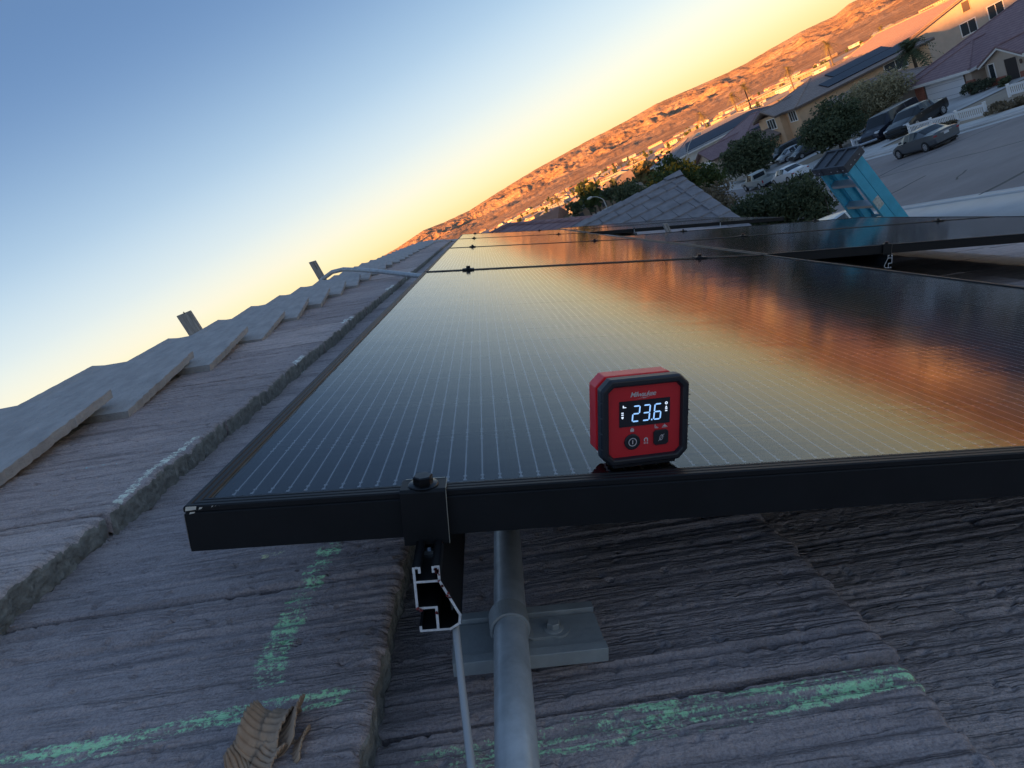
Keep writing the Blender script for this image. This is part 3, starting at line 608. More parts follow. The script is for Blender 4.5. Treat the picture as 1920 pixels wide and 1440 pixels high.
def mid_clamp(v, u, label, n=0., roll=0., proto=[None]):
    if proto[0] is None:
        e = on_roof('mid_clamp', v, u, n, extra=-roll)
        MB().box(-.019, .019, -.021, .021, .0004, .0034).build('clamp_plate', m_frame, e, bevel=.0006)
        mb = MB(); hexhead(mb, 0, 0, .0034, .0068, .0085); mb.build('hex_bolt', m_bolt, e)
        MB().tube([(0, 0, .003), (0, 0, -.04)], .004, 10).build('shank', m_zinc, e); proto[0] = e
    else:
        e = copy_tree(proto[0]); e.matrix_world = Matrix.Translation(RW(v, u, n)) @ Matrix.Rotation(PITCH - roll, 4, 'Y')
    tag(e, label, 'clamp', 'mid clamps in the gaps between panels')
g1, g2, g3, g4 = 1.732, 3.474, 5.216, 6.955
mid_clamp(.146, g1, 'left clamp in the gap right behind the nearest panel'); mid_clamp(.915, g1, 'right clamp in the gap right behind the nearest panel')
mid_clamp(.146, g2, 'left clamp in the second gap of the left panel column'); mid_clamp(.88, g2, 'right clamp in the second gap of the left panel column')
mid_clamp(.146, g3, 'left clamp in the third gap of the left panel column'); mid_clamp(.88, g3, 'right clamp in the third gap of the left panel column')
mid_clamp(.146, g4, 'left clamp at the far end of the left panel column'); mid_clamp(.88, g4, 'right clamp at the far end of the left panel column')
def c2n(w): return (V2 + w * math.cos(ROLL2), w * math.sin(ROLL2))
for w_, u, lb in ((.39, 2.884, 'left clamp between the two right column panels'), (1.42, 2.884, 'right clamp between the two right column panels'), (.45, 4.035, 'left clamp on the far edge of the right column panels'), (1.38, 4.035, 'right clamp on the far edge of the right column panels'), (.39, 5.192, 'left clamp on the front edge of the rear sideways panels'), (1.15, 5.192, 'right clamp on the front edge of the rear sideways panels'), (.39, 6.342, 'clamp between the two rear sideways panels')):
    v_, n_ = c2n(w_); mid_clamp(v_, u, lb, n_, ROLL2)

# ------------------------------------------------------------------ conduit, bracket, strap, wire
m_emt = mat('painted_conduit', (.40, .42, .43), .36, metal=.15, var=.2, vscale=45, bump=.05, bscale=200)
m_strut = mat('painted_strut', (.33, .34, .335), .5, metal=.1, var=.15, vscale=30, bump=.08, bscale=200)
e = on_roof('conduit', .193, -.35, -.115); NC = 0
MB().tube([(-.0075, 0, 0), (-.001, .35, 0), (.011, .8, 0), (.02, 2, 0), (.02, 6.5, 0)], .0117, 32).build('pipe', m_emt, e, smooth=True)
tag(e, 'smooth grey painted conduit pipe running under the nearest panel', 'conduit')
e = on_roof('conduit_bracket', .153, -.002, -.1265, yaw=rad(2.5)); Lb = .104
# slotted strut block lying across the slope
prof = [(-.027, -.006), (-.027, .0042), (-.019, .0042), (-.019, -.001), (-.0165, -.001), (-.0165, .0015), (.0165, .0015), (.0165, -.001), (.019, -.001), (.019, .0042), (.027, .0042), (.027, -.006)]
mb = MB(); mb.prism(prof, lambda a, b, t_: (t_, a + .026, b), 0, Lb); mb.build('strut_channel', m_strut, e, bevel=.0004)
# one-hole strap over the pipe
px_ = .193 - .153; ctr = Vector((px_, .026, -.115 + .1265)); mb = MB(); ring = []
ths = [rad(a) for a in range(200, -31, -10)]
inner = [(ctr.x + .0119 * math.cos(a), ctr.z + .0119 * math.sin(a)) for a in ths]; outer = [(ctr.x + .0139 * math.cos(a), ctr.z + .0139 * math.sin(a)) for a in ths]
inner += [(ctr.x + .0155, .0016), (ctr.x + .034, .0016)]; outer += [(ctr.x + .0165, .0036), (ctr.x + .034, .0036)]
n_ = len(inner); vs = [(x, ctr.y + s_, z) for s_ in (-.0085, .0085) for (x, z) in inner + outer]; fs = []
for i in range(n_ - 1):
    a, b, c, d = i, i + 1, n_ + i, n_ + i + 1; o = 2 * n_
    fs += [(a, b, d, c), (o + a, o + c, o + d, o + b), (c, d, o + d, o + c), (a, o + a, o + b, b)]
fs += [(0, n_, 3 * n_, 2 * n_), (n_ - 1, 3 * n_ - 1, 4 * n_ - 1, 2 * n_ - 1)]
mb.add(vs, fs); mb.lathe([(.0095, .0017), (.0095, .0038)], (ctr.x + .033, ctr.y, 0), (0, 0, 1), 24); mb.build('pipe_strap', m_strut, e, bevel=.0005)
mb = MB(); hexhead(mb, ctr.x + .031, ctr.y, .0036, .0048, .0055); mb.build('hex_bolt', m_strut, e)
tag(e, 'grey slotted metal bracket strapping the conduit to the tile', 'bracket')
e = on_roof('ground_wire', .1605, -.30, -.083)
MB().tube([(.026, 0, -.018), (.0135, .13, -.0135), (.0075, .19, -.0105), (.002, .24, -.006), (-.001, .2675, .0085), (-.004, .30, .013), (-.006, .4, .012), (-.004, .9, .012)], .0021, 12).build('wire', mat('grey_wire', (.42, .42, .42), .45, metal=.2), e, smooth=True)
tag(e, 'thin grey wire leaving the cut rail end beside the conduit', 'wire')

# ------------------------------------------------------------------ flexible conduit over the ridge, stakes
def roof_pts(pts): return [RW(*p) for p in pts]
o = MB().tube(roof_pts([(-.84, 3.50, -.22), (-.76, 3.50, -.145), (-.70, 3.49, -.108), (-.62, 3.44, -.092), (-.50, 3.32, -.092), (-.36, 3.16, -.096), (-.20, 2.93, -.10), (-.05, 2.68, -.10), (.10, 2.44, -.10), (.3, 2.2, -.10)]), .0125, 14).build('flexible_conduit', m_emt, None, smooth=True)
tag(o, 'grey flexible conduit bent over the ridge and down under the panels', 'conduit')
def stake(v, u, n, wx, wy, h, tilt, label):
    P = RW(v, u, n); e = empty('wooden_stake', P - Vector((0, 0, .25)), (tilt, 0, rad(12)))
    mb = MB(); mb.add([(-wx / 2, -wy / 2, 0), (wx / 2, -wy / 2, 0), (wx / 2, wy / 2, 0), (-wx / 2, wy / 2, 0), (-wx / 2, -wy / 2, .25 + h), (wx / 2, -wy / 2, .25 + h * .93), (wx / 2, wy / 2, .25 + h * .95), (-wx / 2, wy / 2, .25 + h * 1.02)], [(0, 1, 2, 3), (4, 7, 6, 5), (0, 4, 5, 1), (1, 5, 6, 2), (2, 6, 7, 3), (3, 7, 4, 0)])
    mb.build('post', m_wood, e, bevel=.002); mb = MB(); mb.box(wx * .05, wx * .12, -wy / 2 - .001, -wy / 2 + .002, .3, .25 + h * .9); mb.build('split', mat('dark_split', (.05, .045, .04), .9), e)
    tag(e, label, 'stake', 'wooden stakes on the roof')
stake(-.80, 1.80, -.145, .046, .022, .048, 0, 'short split wooden stake behind the near ridge caps')
stake(-.80, 3.62, -.145, .044, .022, .11, 0, 'taller wooden stake beside the bent conduit on the ridge')
stake(1.72, 4.60, -.09, .038, .02, .17, rad(-6), 'weathered wooden stake in the gap between the right column panels')

# ================================================================== RED DIGITAL ANGLE GAUGE
m_gred = mat('gauge_red', (.80, .016, .026), .38, spec=.5, var=.08, vscale=60)
m_gface = mat('gauge_face', (.60, .020, .028), .42)
m_grub = mat('gauge_rubber', (.014, .016, .022), .42, bump=.08, bscale=900, bdist=.0005)
m_scr = mat('gauge_screen', (.006, .008, .014), .12, coat=.6)
m_dig = mat('lit_digit', (.30, .55, .95), .5, emit=.20)
m_ico = mat('lit_icon', (.75, .85, 1.0), .5, emit=.19)
m_prt = mat('gauge_print', (.62, .55, .55), .6)
gw, gh, gd = .0550, .0535, .027
gauge = on_roof('angle_gauge', .2850, .0165, .0003, yaw=rad(8.5)); gauge.scale = (1.045, 1.045, 1.045)
def octo(w, h, c, cx=0, cz=0): return [(cx - w / 2 + c, cz - h / 2), (cx + w / 2 - c, cz - h / 2), (cx + w / 2, cz - h / 2 + c), (cx + w / 2, cz + h / 2 - c), (cx + w / 2 - c, cz + h / 2), (cx - w / 2 + c, cz + h / 2), (cx - w / 2, cz + h / 2 - c), (cx - w / 2, cz - h / 2 + c)]
XZ = lambda a, b, t_: (a, t_, b)
cz0 = gh / 2 + .0018
mb = MB(); mb.prism(octo(gw - .0015, gh - .0015, .0060, 0, cz0), XZ, .0075, .0125); mb.prism(octo(gw - .0045, gh - .0045, .0060, 0, cz0), XZ, .0125, .0150); mb.prism(octo(gw - .001, gh - .001, .0060, 0, cz0), XZ, .0150, gd); mb.build('housing', m_gred, gauge, bevel=.0006)
# rubber bumper ring
oo, ii = octo(gw + .0012, gh + .0012, .0060, 0, cz0), octo(gw - .0095, gh - .0095, .003, 0, cz0 - .0002); o2 = octo(gw - .0008, gh - .0008, .0056, 0, cz0); i2 = octo(gw - .0072, gh - .0072, .0035, 0, cz0)
vs = [(a, .0085, b) for a, b in oo] + [(a, .0022, b) for a, b in oo] + [(a, 0, b) for a, b in o2] + [(a, 0, b) for a, b in i2] + [(a, .0032, b) for a, b in ii]
fs = [(r * 8 + i, r * 8 + (i + 1) % 8, (r + 1) * 8 + (i + 1) % 8, (r + 1) * 8 + i) for r in range(4) for i in range(8)]
fs += [(32 + i, 32 + (i + 1) % 8, (i + 1) % 8, i) for i in range(8)]
mb = MB(); mb.add(vs, fs); bump_ = mb.build('bumper', m_grub, gauge, bevel=.0007)
for sgn in (-1, 1):
    for k in range(4):
        z = cz0 - .0155 + k * .0098; x = sgn * (gw / 2 + .0004)
        MB().box(x - .0005, x + .0005, .0005, .0075, z, z + .0004).build('grip_ridge', mat('gauge_ridge', (.045, .05, .058), .45), bump_)
MB().prism(octo(gw - .0085, gh - .0085, .003, 0, cz0), XZ, .0030, .0060).build('face_plate', m_gface, gauge)
sw, sh = .0325, .0162; sx0, sz0 = .0, cz0 + .0050
scr = MB().box(sx0 - sw / 2, sx0 + sw / 2, .0026, .0031, sz0 - sh / 2, sz0 + sh / 2).build('screen', m_scr, gauge)
Y0 = .00245
def flat(mb, poly, y=Y0): mb.add([(a, y, b) for a, b in poly], [tuple(range(len(poly)))])
def digit(mb, ch, x, z, wd, ht, sh_=.10):
    t_ = wd * .17; g_ = t_ * .12; hw_, hh = wd / 2, ht / 2
    def sk(p): return (x + p[0] + p[1] * sh_, z + p[1])
    H = lambda zc: [sk(p) for p in ((-hw_ + t_ * .6 + g_, zc), (-hw_ + t_ * 1.1 + g_, zc + t_ / 2), (hw_ - t_ * 1.1 - g_, zc + t_ / 2), (hw_ - t_ * .6 - g_, zc), (hw_ - t_ * 1.1 - g_, zc - t_ / 2), (-hw_ + t_ * 1.1 + g_, zc - t_ / 2))]
    V = lambda xc, a, b: [sk(p) for p in ((xc, a + g_), (xc + t_ / 2, a + t_ * .5 + g_), (xc + t_ / 2, b - t_ * .5 - g_), (xc, b - g_), (xc - t_ / 2, b - t_ * .5 - g_), (xc - t_ / 2, a + t_ * .5 + g_))]
    segs = {'a': H(hh - t_ / 2), 'g': H(0), 'd': H(-hh + t_ / 2), 'b': V(hw_ - t_ / 2, 0, hh - t_ / 2), 'c': V(hw_ - t_ / 2, -hh + t_ / 2, 0), 'f': V(-hw_ + t_ / 2, 0, hh - t_ / 2), 'e': V(-hw_ + t_ / 2, -hh + t_ / 2, 0)}
    for s_ in {'2': 'abged', '3': 'abgcd', '6': 'afgedc'}[ch]: flat(mb, segs[s_])
for ch, x in (('2', -.0056), ('3', .0010), ('6', .0082)):
    mb = MB(); digit(mb, ch, sx0 + x, sz0 - .0002, .0050, .0104, .09); mb.build('digit', m_dig, scr)
mb = MB(); flat(mb, [(sx0 + .0040, sz0 - .0054), (sx0 + .0049, sz0 - .0054), (sx0 + .0049, sz0 - .0045), (sx0 + .0040, sz0 - .0045)]); mb.build('decimal_point', m_dig, scr)
mb = MB()
def ringf(mb, cx, cz, r0, r1, n=20, a0=0, a1=360, y=Y0):
    st = [math.radians(a0 + (a1 - a0) * k / n) for k in range(n + 1)]
    for p, q in zip(st, st[1:]): flat(mb, [(cx + r0 * math.cos(p), cz + r0 * math.sin(p)), (cx + r1 * math.cos(p), cz + r1 * math.sin(p)), (cx + r1 * math.cos(q), cz + r1 * math.sin(q)), (cx + r0 * math.cos(q), cz + r0 * math.sin(q))], y)
ringf(mb, sx0 + .0138, sz0 + .0046, .0004, .0009)
xr = sx0 + .0138; flat(mb, [(xr - .0008, sz0 + .0016), (xr + .0008, sz0 + .0016), (xr, sz0 + .0030)])
for z in (.0006, -.0006): flat(mb, [(xr - .0007, sz0 + z), (xr + .0007, sz0 + z), (xr + .0007, sz0 + z + .0006), (xr - .0007, sz0 + z + .0006)])
xl = sx0 - .0143
for z in (.0012, .0000): flat(mb, [(xl - .0007, sz0 + z - .0005), (xl + .0007, sz0 + z - .0005), (xl + .0007, sz0 + z + .0001), (xl - .0007, sz0 + z + .0001)])
flat(mb, [(xl - .0007, sz0 - .0013), (xl + .0007, sz0 - .0013), (xl + .0006, sz0 - .0022), (xl, sz0 - .0029), (xl - .0006, sz0 - .0022)])
flat(mb, [(xl + .0002, sz0 + .0056), (xl + .0008, sz0 + .0056), (xl + .0010, sz0 + .0046), (xl + .0024, sz0 + .0045), (xl + .0024, sz0 + .0041), (xl + .0002, sz0 + .0041)])
mb.build('screen_icons', m_ico, scr)
# brand script with a bolt
def text_mesh(body, size, shear, mt, name, parent, loc, rot, extrude=0, bold=0.):
    cu = bpy.data.curves.new(name, 'FONT'); cu.body = body; cu.size = size; cu.shear = shear; cu.align_x = 'CENTER'; cu.offset = bold; cu.space_character = .86
    tmp = bpy.data.objects.new('tmp', cu); COL.objects.link(tmp); dg = bpy.context.evaluated_depsgraph_get(); me = bpy.data.meshes.new_from_object(tmp.evaluated_get(dg)); bpy.data.objects.remove(tmp)
    me.materials.clear(); me.materials.append(mt); o = link(name, me, parent); o.location = loc; o.rotation_euler = rot; return o
text_mesh('Milwaukee', .0044, .30, m_prt, 'brand_script', gauge, (-.0012, .0028, sz0 + sh / 2 + .0022), (math.pi / 2, 0, 0), bold=.00004)
mb = MB(); bz = sz0 + sh / 2 + .0006
flat(mb, [(-.0060, bz + .0000), (-.0010, bz + .0009), (-.0014, bz + .0003), (.0046, bz + .0017), (.0003, bz + .0004), (.0007, bz + .0009)], .0028); mb.build('brand_bolt', m_prt, gauge)
# buttons
bz0 = cz0 - .0130
b1 = MB().lathe([(.0050, 0), (.0050, .0009), (.0045, .0012)], (-.0080, .0031, bz0), (0, -1, 0), 32).build('power_button', m_grub, gauge)
mb = MB(); ringf(mb, -.0080, bz0, .0022, .0027, 28, y=.00185); flat(mb, [(-.0083, bz0 - .0013), (-.0077, bz0 - .0013), (-.0077, bz0 + .0013), (-.0083, bz0 + .0013)], .00185); mb.build('power_symbol', m_prt, b1)
b2 = MB().prism(octo(.0096, .0096, .0013, .0106, bz0 + .0010), XZ, .0020, .0031).build('zero_button', m_grub, gauge, bevel=.0003)
mb = MB(); cx_, cz_ = .0106, bz0 + .0010
for k in range(20):
    a, b_ = 2 * math.pi * k / 20, 2 * math.pi * (k + 1) / 20; f_ = lambda an, s_: (cx_ + (.0012 * math.cos(an)) * s_ + .0004 * math.sin(an) * s_, cz_ + .0018 * math.sin(an) * s_)
    flat(mb, [f_(a, .74), f_(a, 1.0), f_(b_, 1.0), f_(b_, .74)], .00185)
flat(mb, [(cx_ - .0020, cz_ - .0021), (cx_ - .0017, cz_ - .0022), (cx_ + .0020, cz_ + .0021), (cx_ + .0017, cz_ + .0022)], .00184); mb.build('zero_symbol', m_prt, b2)
mb = MB(); lz = bz0 + .0064; flat(mb, [(-.0092, lz), (-.0068, lz), (-.0068, lz + .0016), (-.0092, lz + .0016)], .0028); ringf(mb, -.0080, lz + .0016, .0005, .0009, 10, 0, 180, .0028); mb.build('lock_icon', m_prt, gauge)
mb = MB(); ringf(mb, .0010, bz0 + .0005, .0006, .0013, 12, 0, 180, .0028)
for s_ in (-1, 1):
    flat(mb, [(.0010 + s_ * .0006, bz0 + .0005), (.0010 + s_ * .0013, bz0 + .0005), (.0010 + s_ * .0013, bz0 - .0006), (.0010 + s_ * .0006, bz0 - .0006)], .0028)
for k in (-1, 0, 1): flat(mb, [(.0010 + k * .0010 - .0002, bz0 - .0010), (.0010 + k * .0010 + .0002, bz0 - .0010), (.0010 + k * .0011 + .0002, bz0 - .0024), (.0010 + k * .0011 - .0002, bz0 - .0024)], .0028)
mb.build('magnet_icon', m_prt, gauge)
mb = MB(); az_ = bz0 + .0070
flat(mb, [(.0066, az_), (.0090, az_), (.0090, az_ + .0005), (.0066, az_ + .0005)], .0028); flat(mb, [(.0066, az_ + .0005), (.0071, az_ + .0005), (.0071, az_ + .0024), (.0066, az_ + .0024)], .0028); flat(mb, [(.0076, az_ + .0007), (.0084, az_ + .0007), (.0080, az_ + .0014), (.0076, az_ + .0014)], .0028)
flat(mb, [(.0112, az_), (.0150, az_), (.0150, az_ + .0004), (.0112, az_ + .0004)], .0028); flat(mb, [(.0114, az_ + .0007), (.0148, az_ + .0007), (.0135, az_ + .0017), (.0127, az_ + .0017)], .0028); flat(mb, [(.0129, az_ + .0017), (.0133, az_ + .0017), (.0131, az_ + .0026)], .0028)
mb.build('angle_icons', m_prt, gauge)
MB().box(-.020, .020, .002, .018, -.0002, .0022).build('magnet_foot', m_grub, gauge)
tag(gauge, 'red and black digital angle gauge reading 23.6 on the panel frame', 'angle gauge')

# ================================================================== CRUMPLED CORRUGATED SCRAP
m_card = mat('brown_card', (.34, .225, .15), .9, var=.3, vscale=60, bump=.3, bscale=300, col2=(.52, .37, .26), bdist=.001)
scrap = on_roof('cardboard_scrap', .043, -.043, -.135, yaw=rad(18)); r_ = random.Random(3); scrap.scale = (.86, .95, 1.25)
def leaf_strip(cx, cy, cz, L, Wd, ang, curl, lean, seed):
    nu_, nv_ = 44, 10; rr2 = random.Random(seed); ph = rr2.random() * 6
    U_, V_ = np.meshgrid(np.linspace(0, 1, nu_), np.linspace(0, 1, nv_), indexing='ij')
    th = (U_ - .5) * curl; rad_ = L / curl
    x = rad_ * np.sin(th); z = rad_ * (np.cos(th) - math.cos(curl / 2))
    edge = 1 + .16 * (vnoise(U_ * 9 + seed, V_ * 0 + 2, seed) - .5)
    y = (V_ - .5) * Wd * edge; cor = .0009 * np.sin(U_ * 2 * np.pi * 9 + ph); z = z + cor + lean * y + .010 * (V_ - .5) ** 2
    x = x + .003 * (vnoise(V_ * 4, U_ * 3, seed) - .5)
    c, s_ = math.cos(ang), math.sin(ang)
    P = np.stack([cx + x * c - y * s_, cy + x * s_ + y * c, cz + z], -1)
    o = link('corrugated_flap', grid_mesh('corrugated_flap', P, m_card), scrap)
    sd = o.modifiers.new('thick', 'SOLIDIFY'); sd.thickness = .0009
for a in ((-.002, .004, .001, .040, .017, 1.15, 1.7, .5, 1), (.010, .001, .000, .042, .016, 1.05, 1.9, -.2, 2), (.018, -.001, .002, .036, .015, 1.3, 1.5, -.9, 3), (-.012, -.012, -.003, .022, .018, .5, 1.4, .6, 4), (.006, -.014, -.002, .030, .016, .8, 1.6, -.1, 5), (.020, -.012, -.003, .024, .014, 1.2, 1.3, -.6, 6)): leaf_strip(*a)
tag(scrap, 'crumpled brown corrugated cardboard scrap lying on the green chalk line', 'cardboard')

# ================================================================== LADDER
m_blue = mat('blue_fibreglass', (.06, .40, .56), .45, var=.12, vscale=9, bump=.1, bscale=120)
m_capd = mat('ladder_cap', (.055, .062, .075), .5, var=.2, vscale=30)
m_step = mat('aluminium_step', (.50, .51, .53), .38, metal=.8)
C0 = Vector((3.70, 6.10, 2.94)); dz_ = Vector((.20, .086, -.5)).normalized(); wx_ = Vector((.108, -.468, -.037)); wx_ = (wx_ - dz_ * wx_.dot(dz_)).normalized(); wy_ = dz_.cross(wx_).normalized()
ladder = empty('stepladder'); M4 = Matrix((wx_, -wy_, -dz_)).transposed().to_4x4(); M4.translation = C0; LL = 4.35
M4.translation = C0 + dz_ * LL; ladder.matrix_world = M4
z0 = LL
def lrail(x0, xb, y, fw, wd, side):
    """channel rail from top (x0) to bottom (xb)"""
    prof = [(0, 0), (side * fw, 0), (side * fw, .004), (side * .004, .004), (side * .004, wd - .004), (side * fw, wd - .004), (side * fw, wd), (0, wd)]
    mb = MB(); n = len(prof); vs = [(x0 + a, y + b, z0 - .02) for a, b in prof] + [(xb + a, y + b, 0) for a, b in prof]
    mb.add(vs, [(i, (i + 1) % n, n + (i + 1) % n, n + i) for i in range(n)] + [tuple(range(n)), tuple(range(n, 2 * n))]); return mb
lrail(.185, .32, -.105, .030, .095, -1).build('front_rail', m_blue, ladder); lrail(-.185, -.32, -.105, .030, .095, 1).build('front_rail', m_blue, ladder)
lrail(.180, .31, .0, .030, .11, -1).build('rear_rail', m_blue, ladder); lrail(-.180, -.31, .0, .030, .11, 1).build('rear_rail', m_blue, ladder)
for k in range(1, 14):
    z = z0 - .04 - .305 * k + .07; xx = .185 + .135 * (z0 - z) / z0 - .006
    if z < .1: break
    mb = MB(); mb.box(-xx, xx, -.100, -.012, z - .003, z); mb.box(-xx, xx, -.100, -.096, z - .03, z - .003); mb.box(-xx, xx, -.016, -.012, z - .025, z - .003)
    for q in range(4): mb.box(-xx, xx, -.094 + q * .021, -.090 + q * .021, z, z + .002)
    mb.build('step', m_step, ladder)
    if k % 2: MB().box(-xx, xx, .09, .098, z - .05, z - .02).build('rear_brace', m_step, ladder)
mb = MB(); mb.box(-.215, .215, -.130, .135, z0 - .085, z0 - .012)
mb.box(-.215, .215, -.130, -.110, z0 - .012, z0 + .006); mb.box(-.215, .215, .115, .135, z0 - .012, z0 + .006)
for x in (-.215, -.07, .05, .195): mb.box(x, x + .02, -.110, .115, z0 - .012, z0 + .004)
mb.box(-.17, -.09, -.137, -.129, z0 - .08, z0 - .005); mb.box(.0, .14, -.137, -.129, z0 - .08, z0 - .005)
lc = mb.build('top_cap', m_capd, ladder, bevel=.004)
for x in (-.19, -.13, .03, .11, .18):
    MB().lathe([(.007, 0), (.006, .003)], (x, -.136, z0 - .045), (0, -1, 0), 12).build('rivet', m_zinc, lc)
for y in (-.06, .0, .07): MB().lathe([(.007, 0), (.006, .003)], (.2145, y, z0 - .05), (1, 0, 0), 12).build('rivet', m_zinc, lc)
MB().box(.2015, .2045, -.10, -.015, z0 - .66, z0 - .52).build('warning_label', mat('worn_label', (.45, .46, .42), .7, var=.4, vscale=40), ladder)
for x in (-.3, .3): MB().box(x - .03, x + .03, -.085, .10, -.02, .05).build('foot', m_capd, ladder)
tag(ladder, 'blue fibreglass stepladder with dark top cap leaning at the eave', 'ladder')

# ================================================================== GABLE WING ROOF
m_wtile = mat('wing_tile', (.20, .185, .19), .9, var=.3, vscale=6, col2=(.30, .28, .285), bump=.8, bscale=60, bdist=.006)
WA = Vector((3.94, 12.08, 3.03)); PT = math.tan(PITCH)
wing = empty('gable_wing', WA); tag(wing, 'small tiled gable wing roof beyond the solar panels', 'roof')
rnw = random.Random(9); rows = 0
s_step = .335                                   # along the slope
for r in range(9):
    a0, a1 = r * s_step * CA, (r + 1) * s_step * CA + .05       # horizontal run from the ridge
    xr1 = -.02; xl = -(2.37) + a0 + .05
    x = xl - (.165 if r % 2 else 0) - .3
    while x < xr1:
        x0, x1 = max(x, -(2.45) + a0), min(x + .33, xr1)
        if x1 - x0 > .03:
            dn = rnw.uniform(-.003, .003); zt = lambda a: -a * PT
            mb = MB(); th = .036
            q = [(x0 + .003, -a0, zt(a0) - .006 + dn), (x1 - .003, -a0, zt(a0) - .006 + dn), (x1 - .006, -a1, zt(a1) + .030 + dn), (x0 + .006, -a1, zt(a1) + .030 + dn)]
            mb.slab(q, (0, 0, -th)); mb.build('roof_tile', m_wtile, wing)
        x += .33
for k in range(7):                              # ridge caps along the top
    mb = MB(); x0, x1 = -.36 * (k + 1) - .03, -.36 * k
    mb.add([(x0, -.15, -.035), (x1, -.15, -.02), (x1, 0, .055), (x0, 0, .035), (x0, .15, -.035), (x1, .15, -.02), (x0, -.15, -.06), (x1, -.15, -.05), (x1, .15, -.05), (x0, .15, -.06)], [(0, 1, 2, 3), (3, 2, 5, 4), (0, 6, 7, 1), (4, 5, 8, 9), (1, 7, 8, 5, 2), (0, 3, 4, 9, 6)]); mb.build('ridge_cap', m_wtile, wing)
for k in range(8):                              # rake tiles down the gable edge
    a0, a1 = .30 * k, .30 * (k + 1) + .03; mb = MB()
    mb.add([(-.10, -a0, -a0 * PT + .012), (.13, -a0, -a0 * PT + .012), (.13, -a1, -a1 * PT + .04), (-.10, -a1, -a1 * PT + .04), (.13, -a0, -a0 * PT - .12), (.13, -a1, -a1 * PT - .10), (-.10, -a1, -a1 * PT + .012)], [(0, 1, 2, 3), (1, 4, 5, 2), (3, 2, 5, 6)]); mb.build('rake_tile', m_wtile, wing)
mb = MB(); mb.add([(-.16, -.12, .02), (.14, -.17, -.02), (.17, 0, .075), (.14, .17, -.02), (-.16, .12, .02), (-.18, 0, .07), (.16, -.16, -.08), (.17, .16, -.08)], [(0, 1, 2, 5), (5, 2, 3, 4), (1, 6, 7, 3, 2)]); mb.build('ridge_end_cap', m_wtile, wing)
mb = MB(); mb.slab([(-2.6, 0, -.03), (0.08, 0, -.03), (.08, 2.6, -.03 - 2.6 * PT), (-2.6, 2.6, -.03 - 2.6 * PT)], (0, 0, -.05)); mb.build('rear_slope', m_wtile, wing)
mb = MB(); mb.slab([(-2.6, 0, -.06), (0.08, 0, -.06), (.08, -2.6, -.06 - 2.6 * PT), (-2.6, -2.6, -.06 - 2.6 * PT)], (0, 0, -.03)); mb.build('roof_deck', m_wood, wing)
mb = MB(); mb.slab([(0, -2.5, -1.2), (0, 2.5, -1.2), (0, 0, -.1)], (-.1, 0, 0)); mb.box(-2, 0, -2.5, 2.5, -4.4, -1.2); mb.build('wall', m_stucco, wing)
MB().box(-.95, -.80, -1.30, -1.26, -.555, -.535, 0).build('foil_scrap', mat('foil', (.75, .76, .78), .4, metal=.4), wing)

# ================================================================== NEIGHBOURHOOD: houses
def roof_mat(name, ca, cb):
    M = bpy.data.materials.new(name); M.use_nodes = True; t = M.node_tree; b = t.nodes['Principled BSDF']
    g = N(t, 'ShaderNodeTexCoord'); V = g.outputs['Object']; sx = N(t, 'ShaderNodeSeparateXYZ'); t.links.new(V, sx.inputs[0])
    col = ramp_node(t, noise_node(t, V, 2.2, 6, .7), [(.3, ca), (.7, cb)])
    row = math_node(t, 'FRACT', math_node(t, 'MULTIPLY', sx.outputs[2], 7.4)); ln = smooth_node(t, row, .0, .22)
    col = mix_node(t, ln, tuple(x * .45 for x in ca), col)
    t.links.new(col, b.inputs['Base Color']); b.inputs['Roughness'].default_value = .9
    bp = N(t, 'ShaderNodeBump'); bp.inputs['Strength'].default_value = .8; bp.inputs['Distance'].default_value = .03; t.links.new(row, bp.inputs['Height']); t.links.new(bp.outputs[0], b.inputs['Normal'])
    return M
m_rm = roof_mat('maroon_tile', (.24, .145, .155), (.34, .225, .225)); m_rg = roof_mat('brown_tile', (.26, .205, .185), (.38, .305, .27)); m_rp = roof_mat('pink_tile', (.34, .21, .16), (.46, .31, .24)); m_rs = roof_mat('grey_tile', (.22, .21, .21), (.33, .315, .31))
m_tan = mat('tan_stucco', (.62, .41, .25), .9, var=.08, vscale=1.2, bump=.2, bscale=40); m_bei = mat('beige_stucco', (.52, .42, .33), .9, var=.08, vscale=1.2, bump=.2, bscale=40); m_wht = mat('pale_stucco', (.68, .64, .57), .9, var=.08, vscale=1.2)
m_trim = mat('white_trim', (.80, .77, .72), .6); m_brown = mat('brown_trim', (.12, .085, .065), .7); m_brick = mat('brick_veneer', (.34, .13, .085), .85, var=.3, vscale=7, bump=.5, bscale=20)
m_gdoor = mat('garage_white', (.82, .82, .82), .55); m_win = mat('window_glass', (.03, .038, .045), .06, spec=.8); m_door = mat('front_door', (.07, .05, .04), .5); m_pv = mat('roof_pv', (.010, .013, .028), .35, spec=.3); m_dark = mat('recess_shade', (.05, .04, .035), .9)
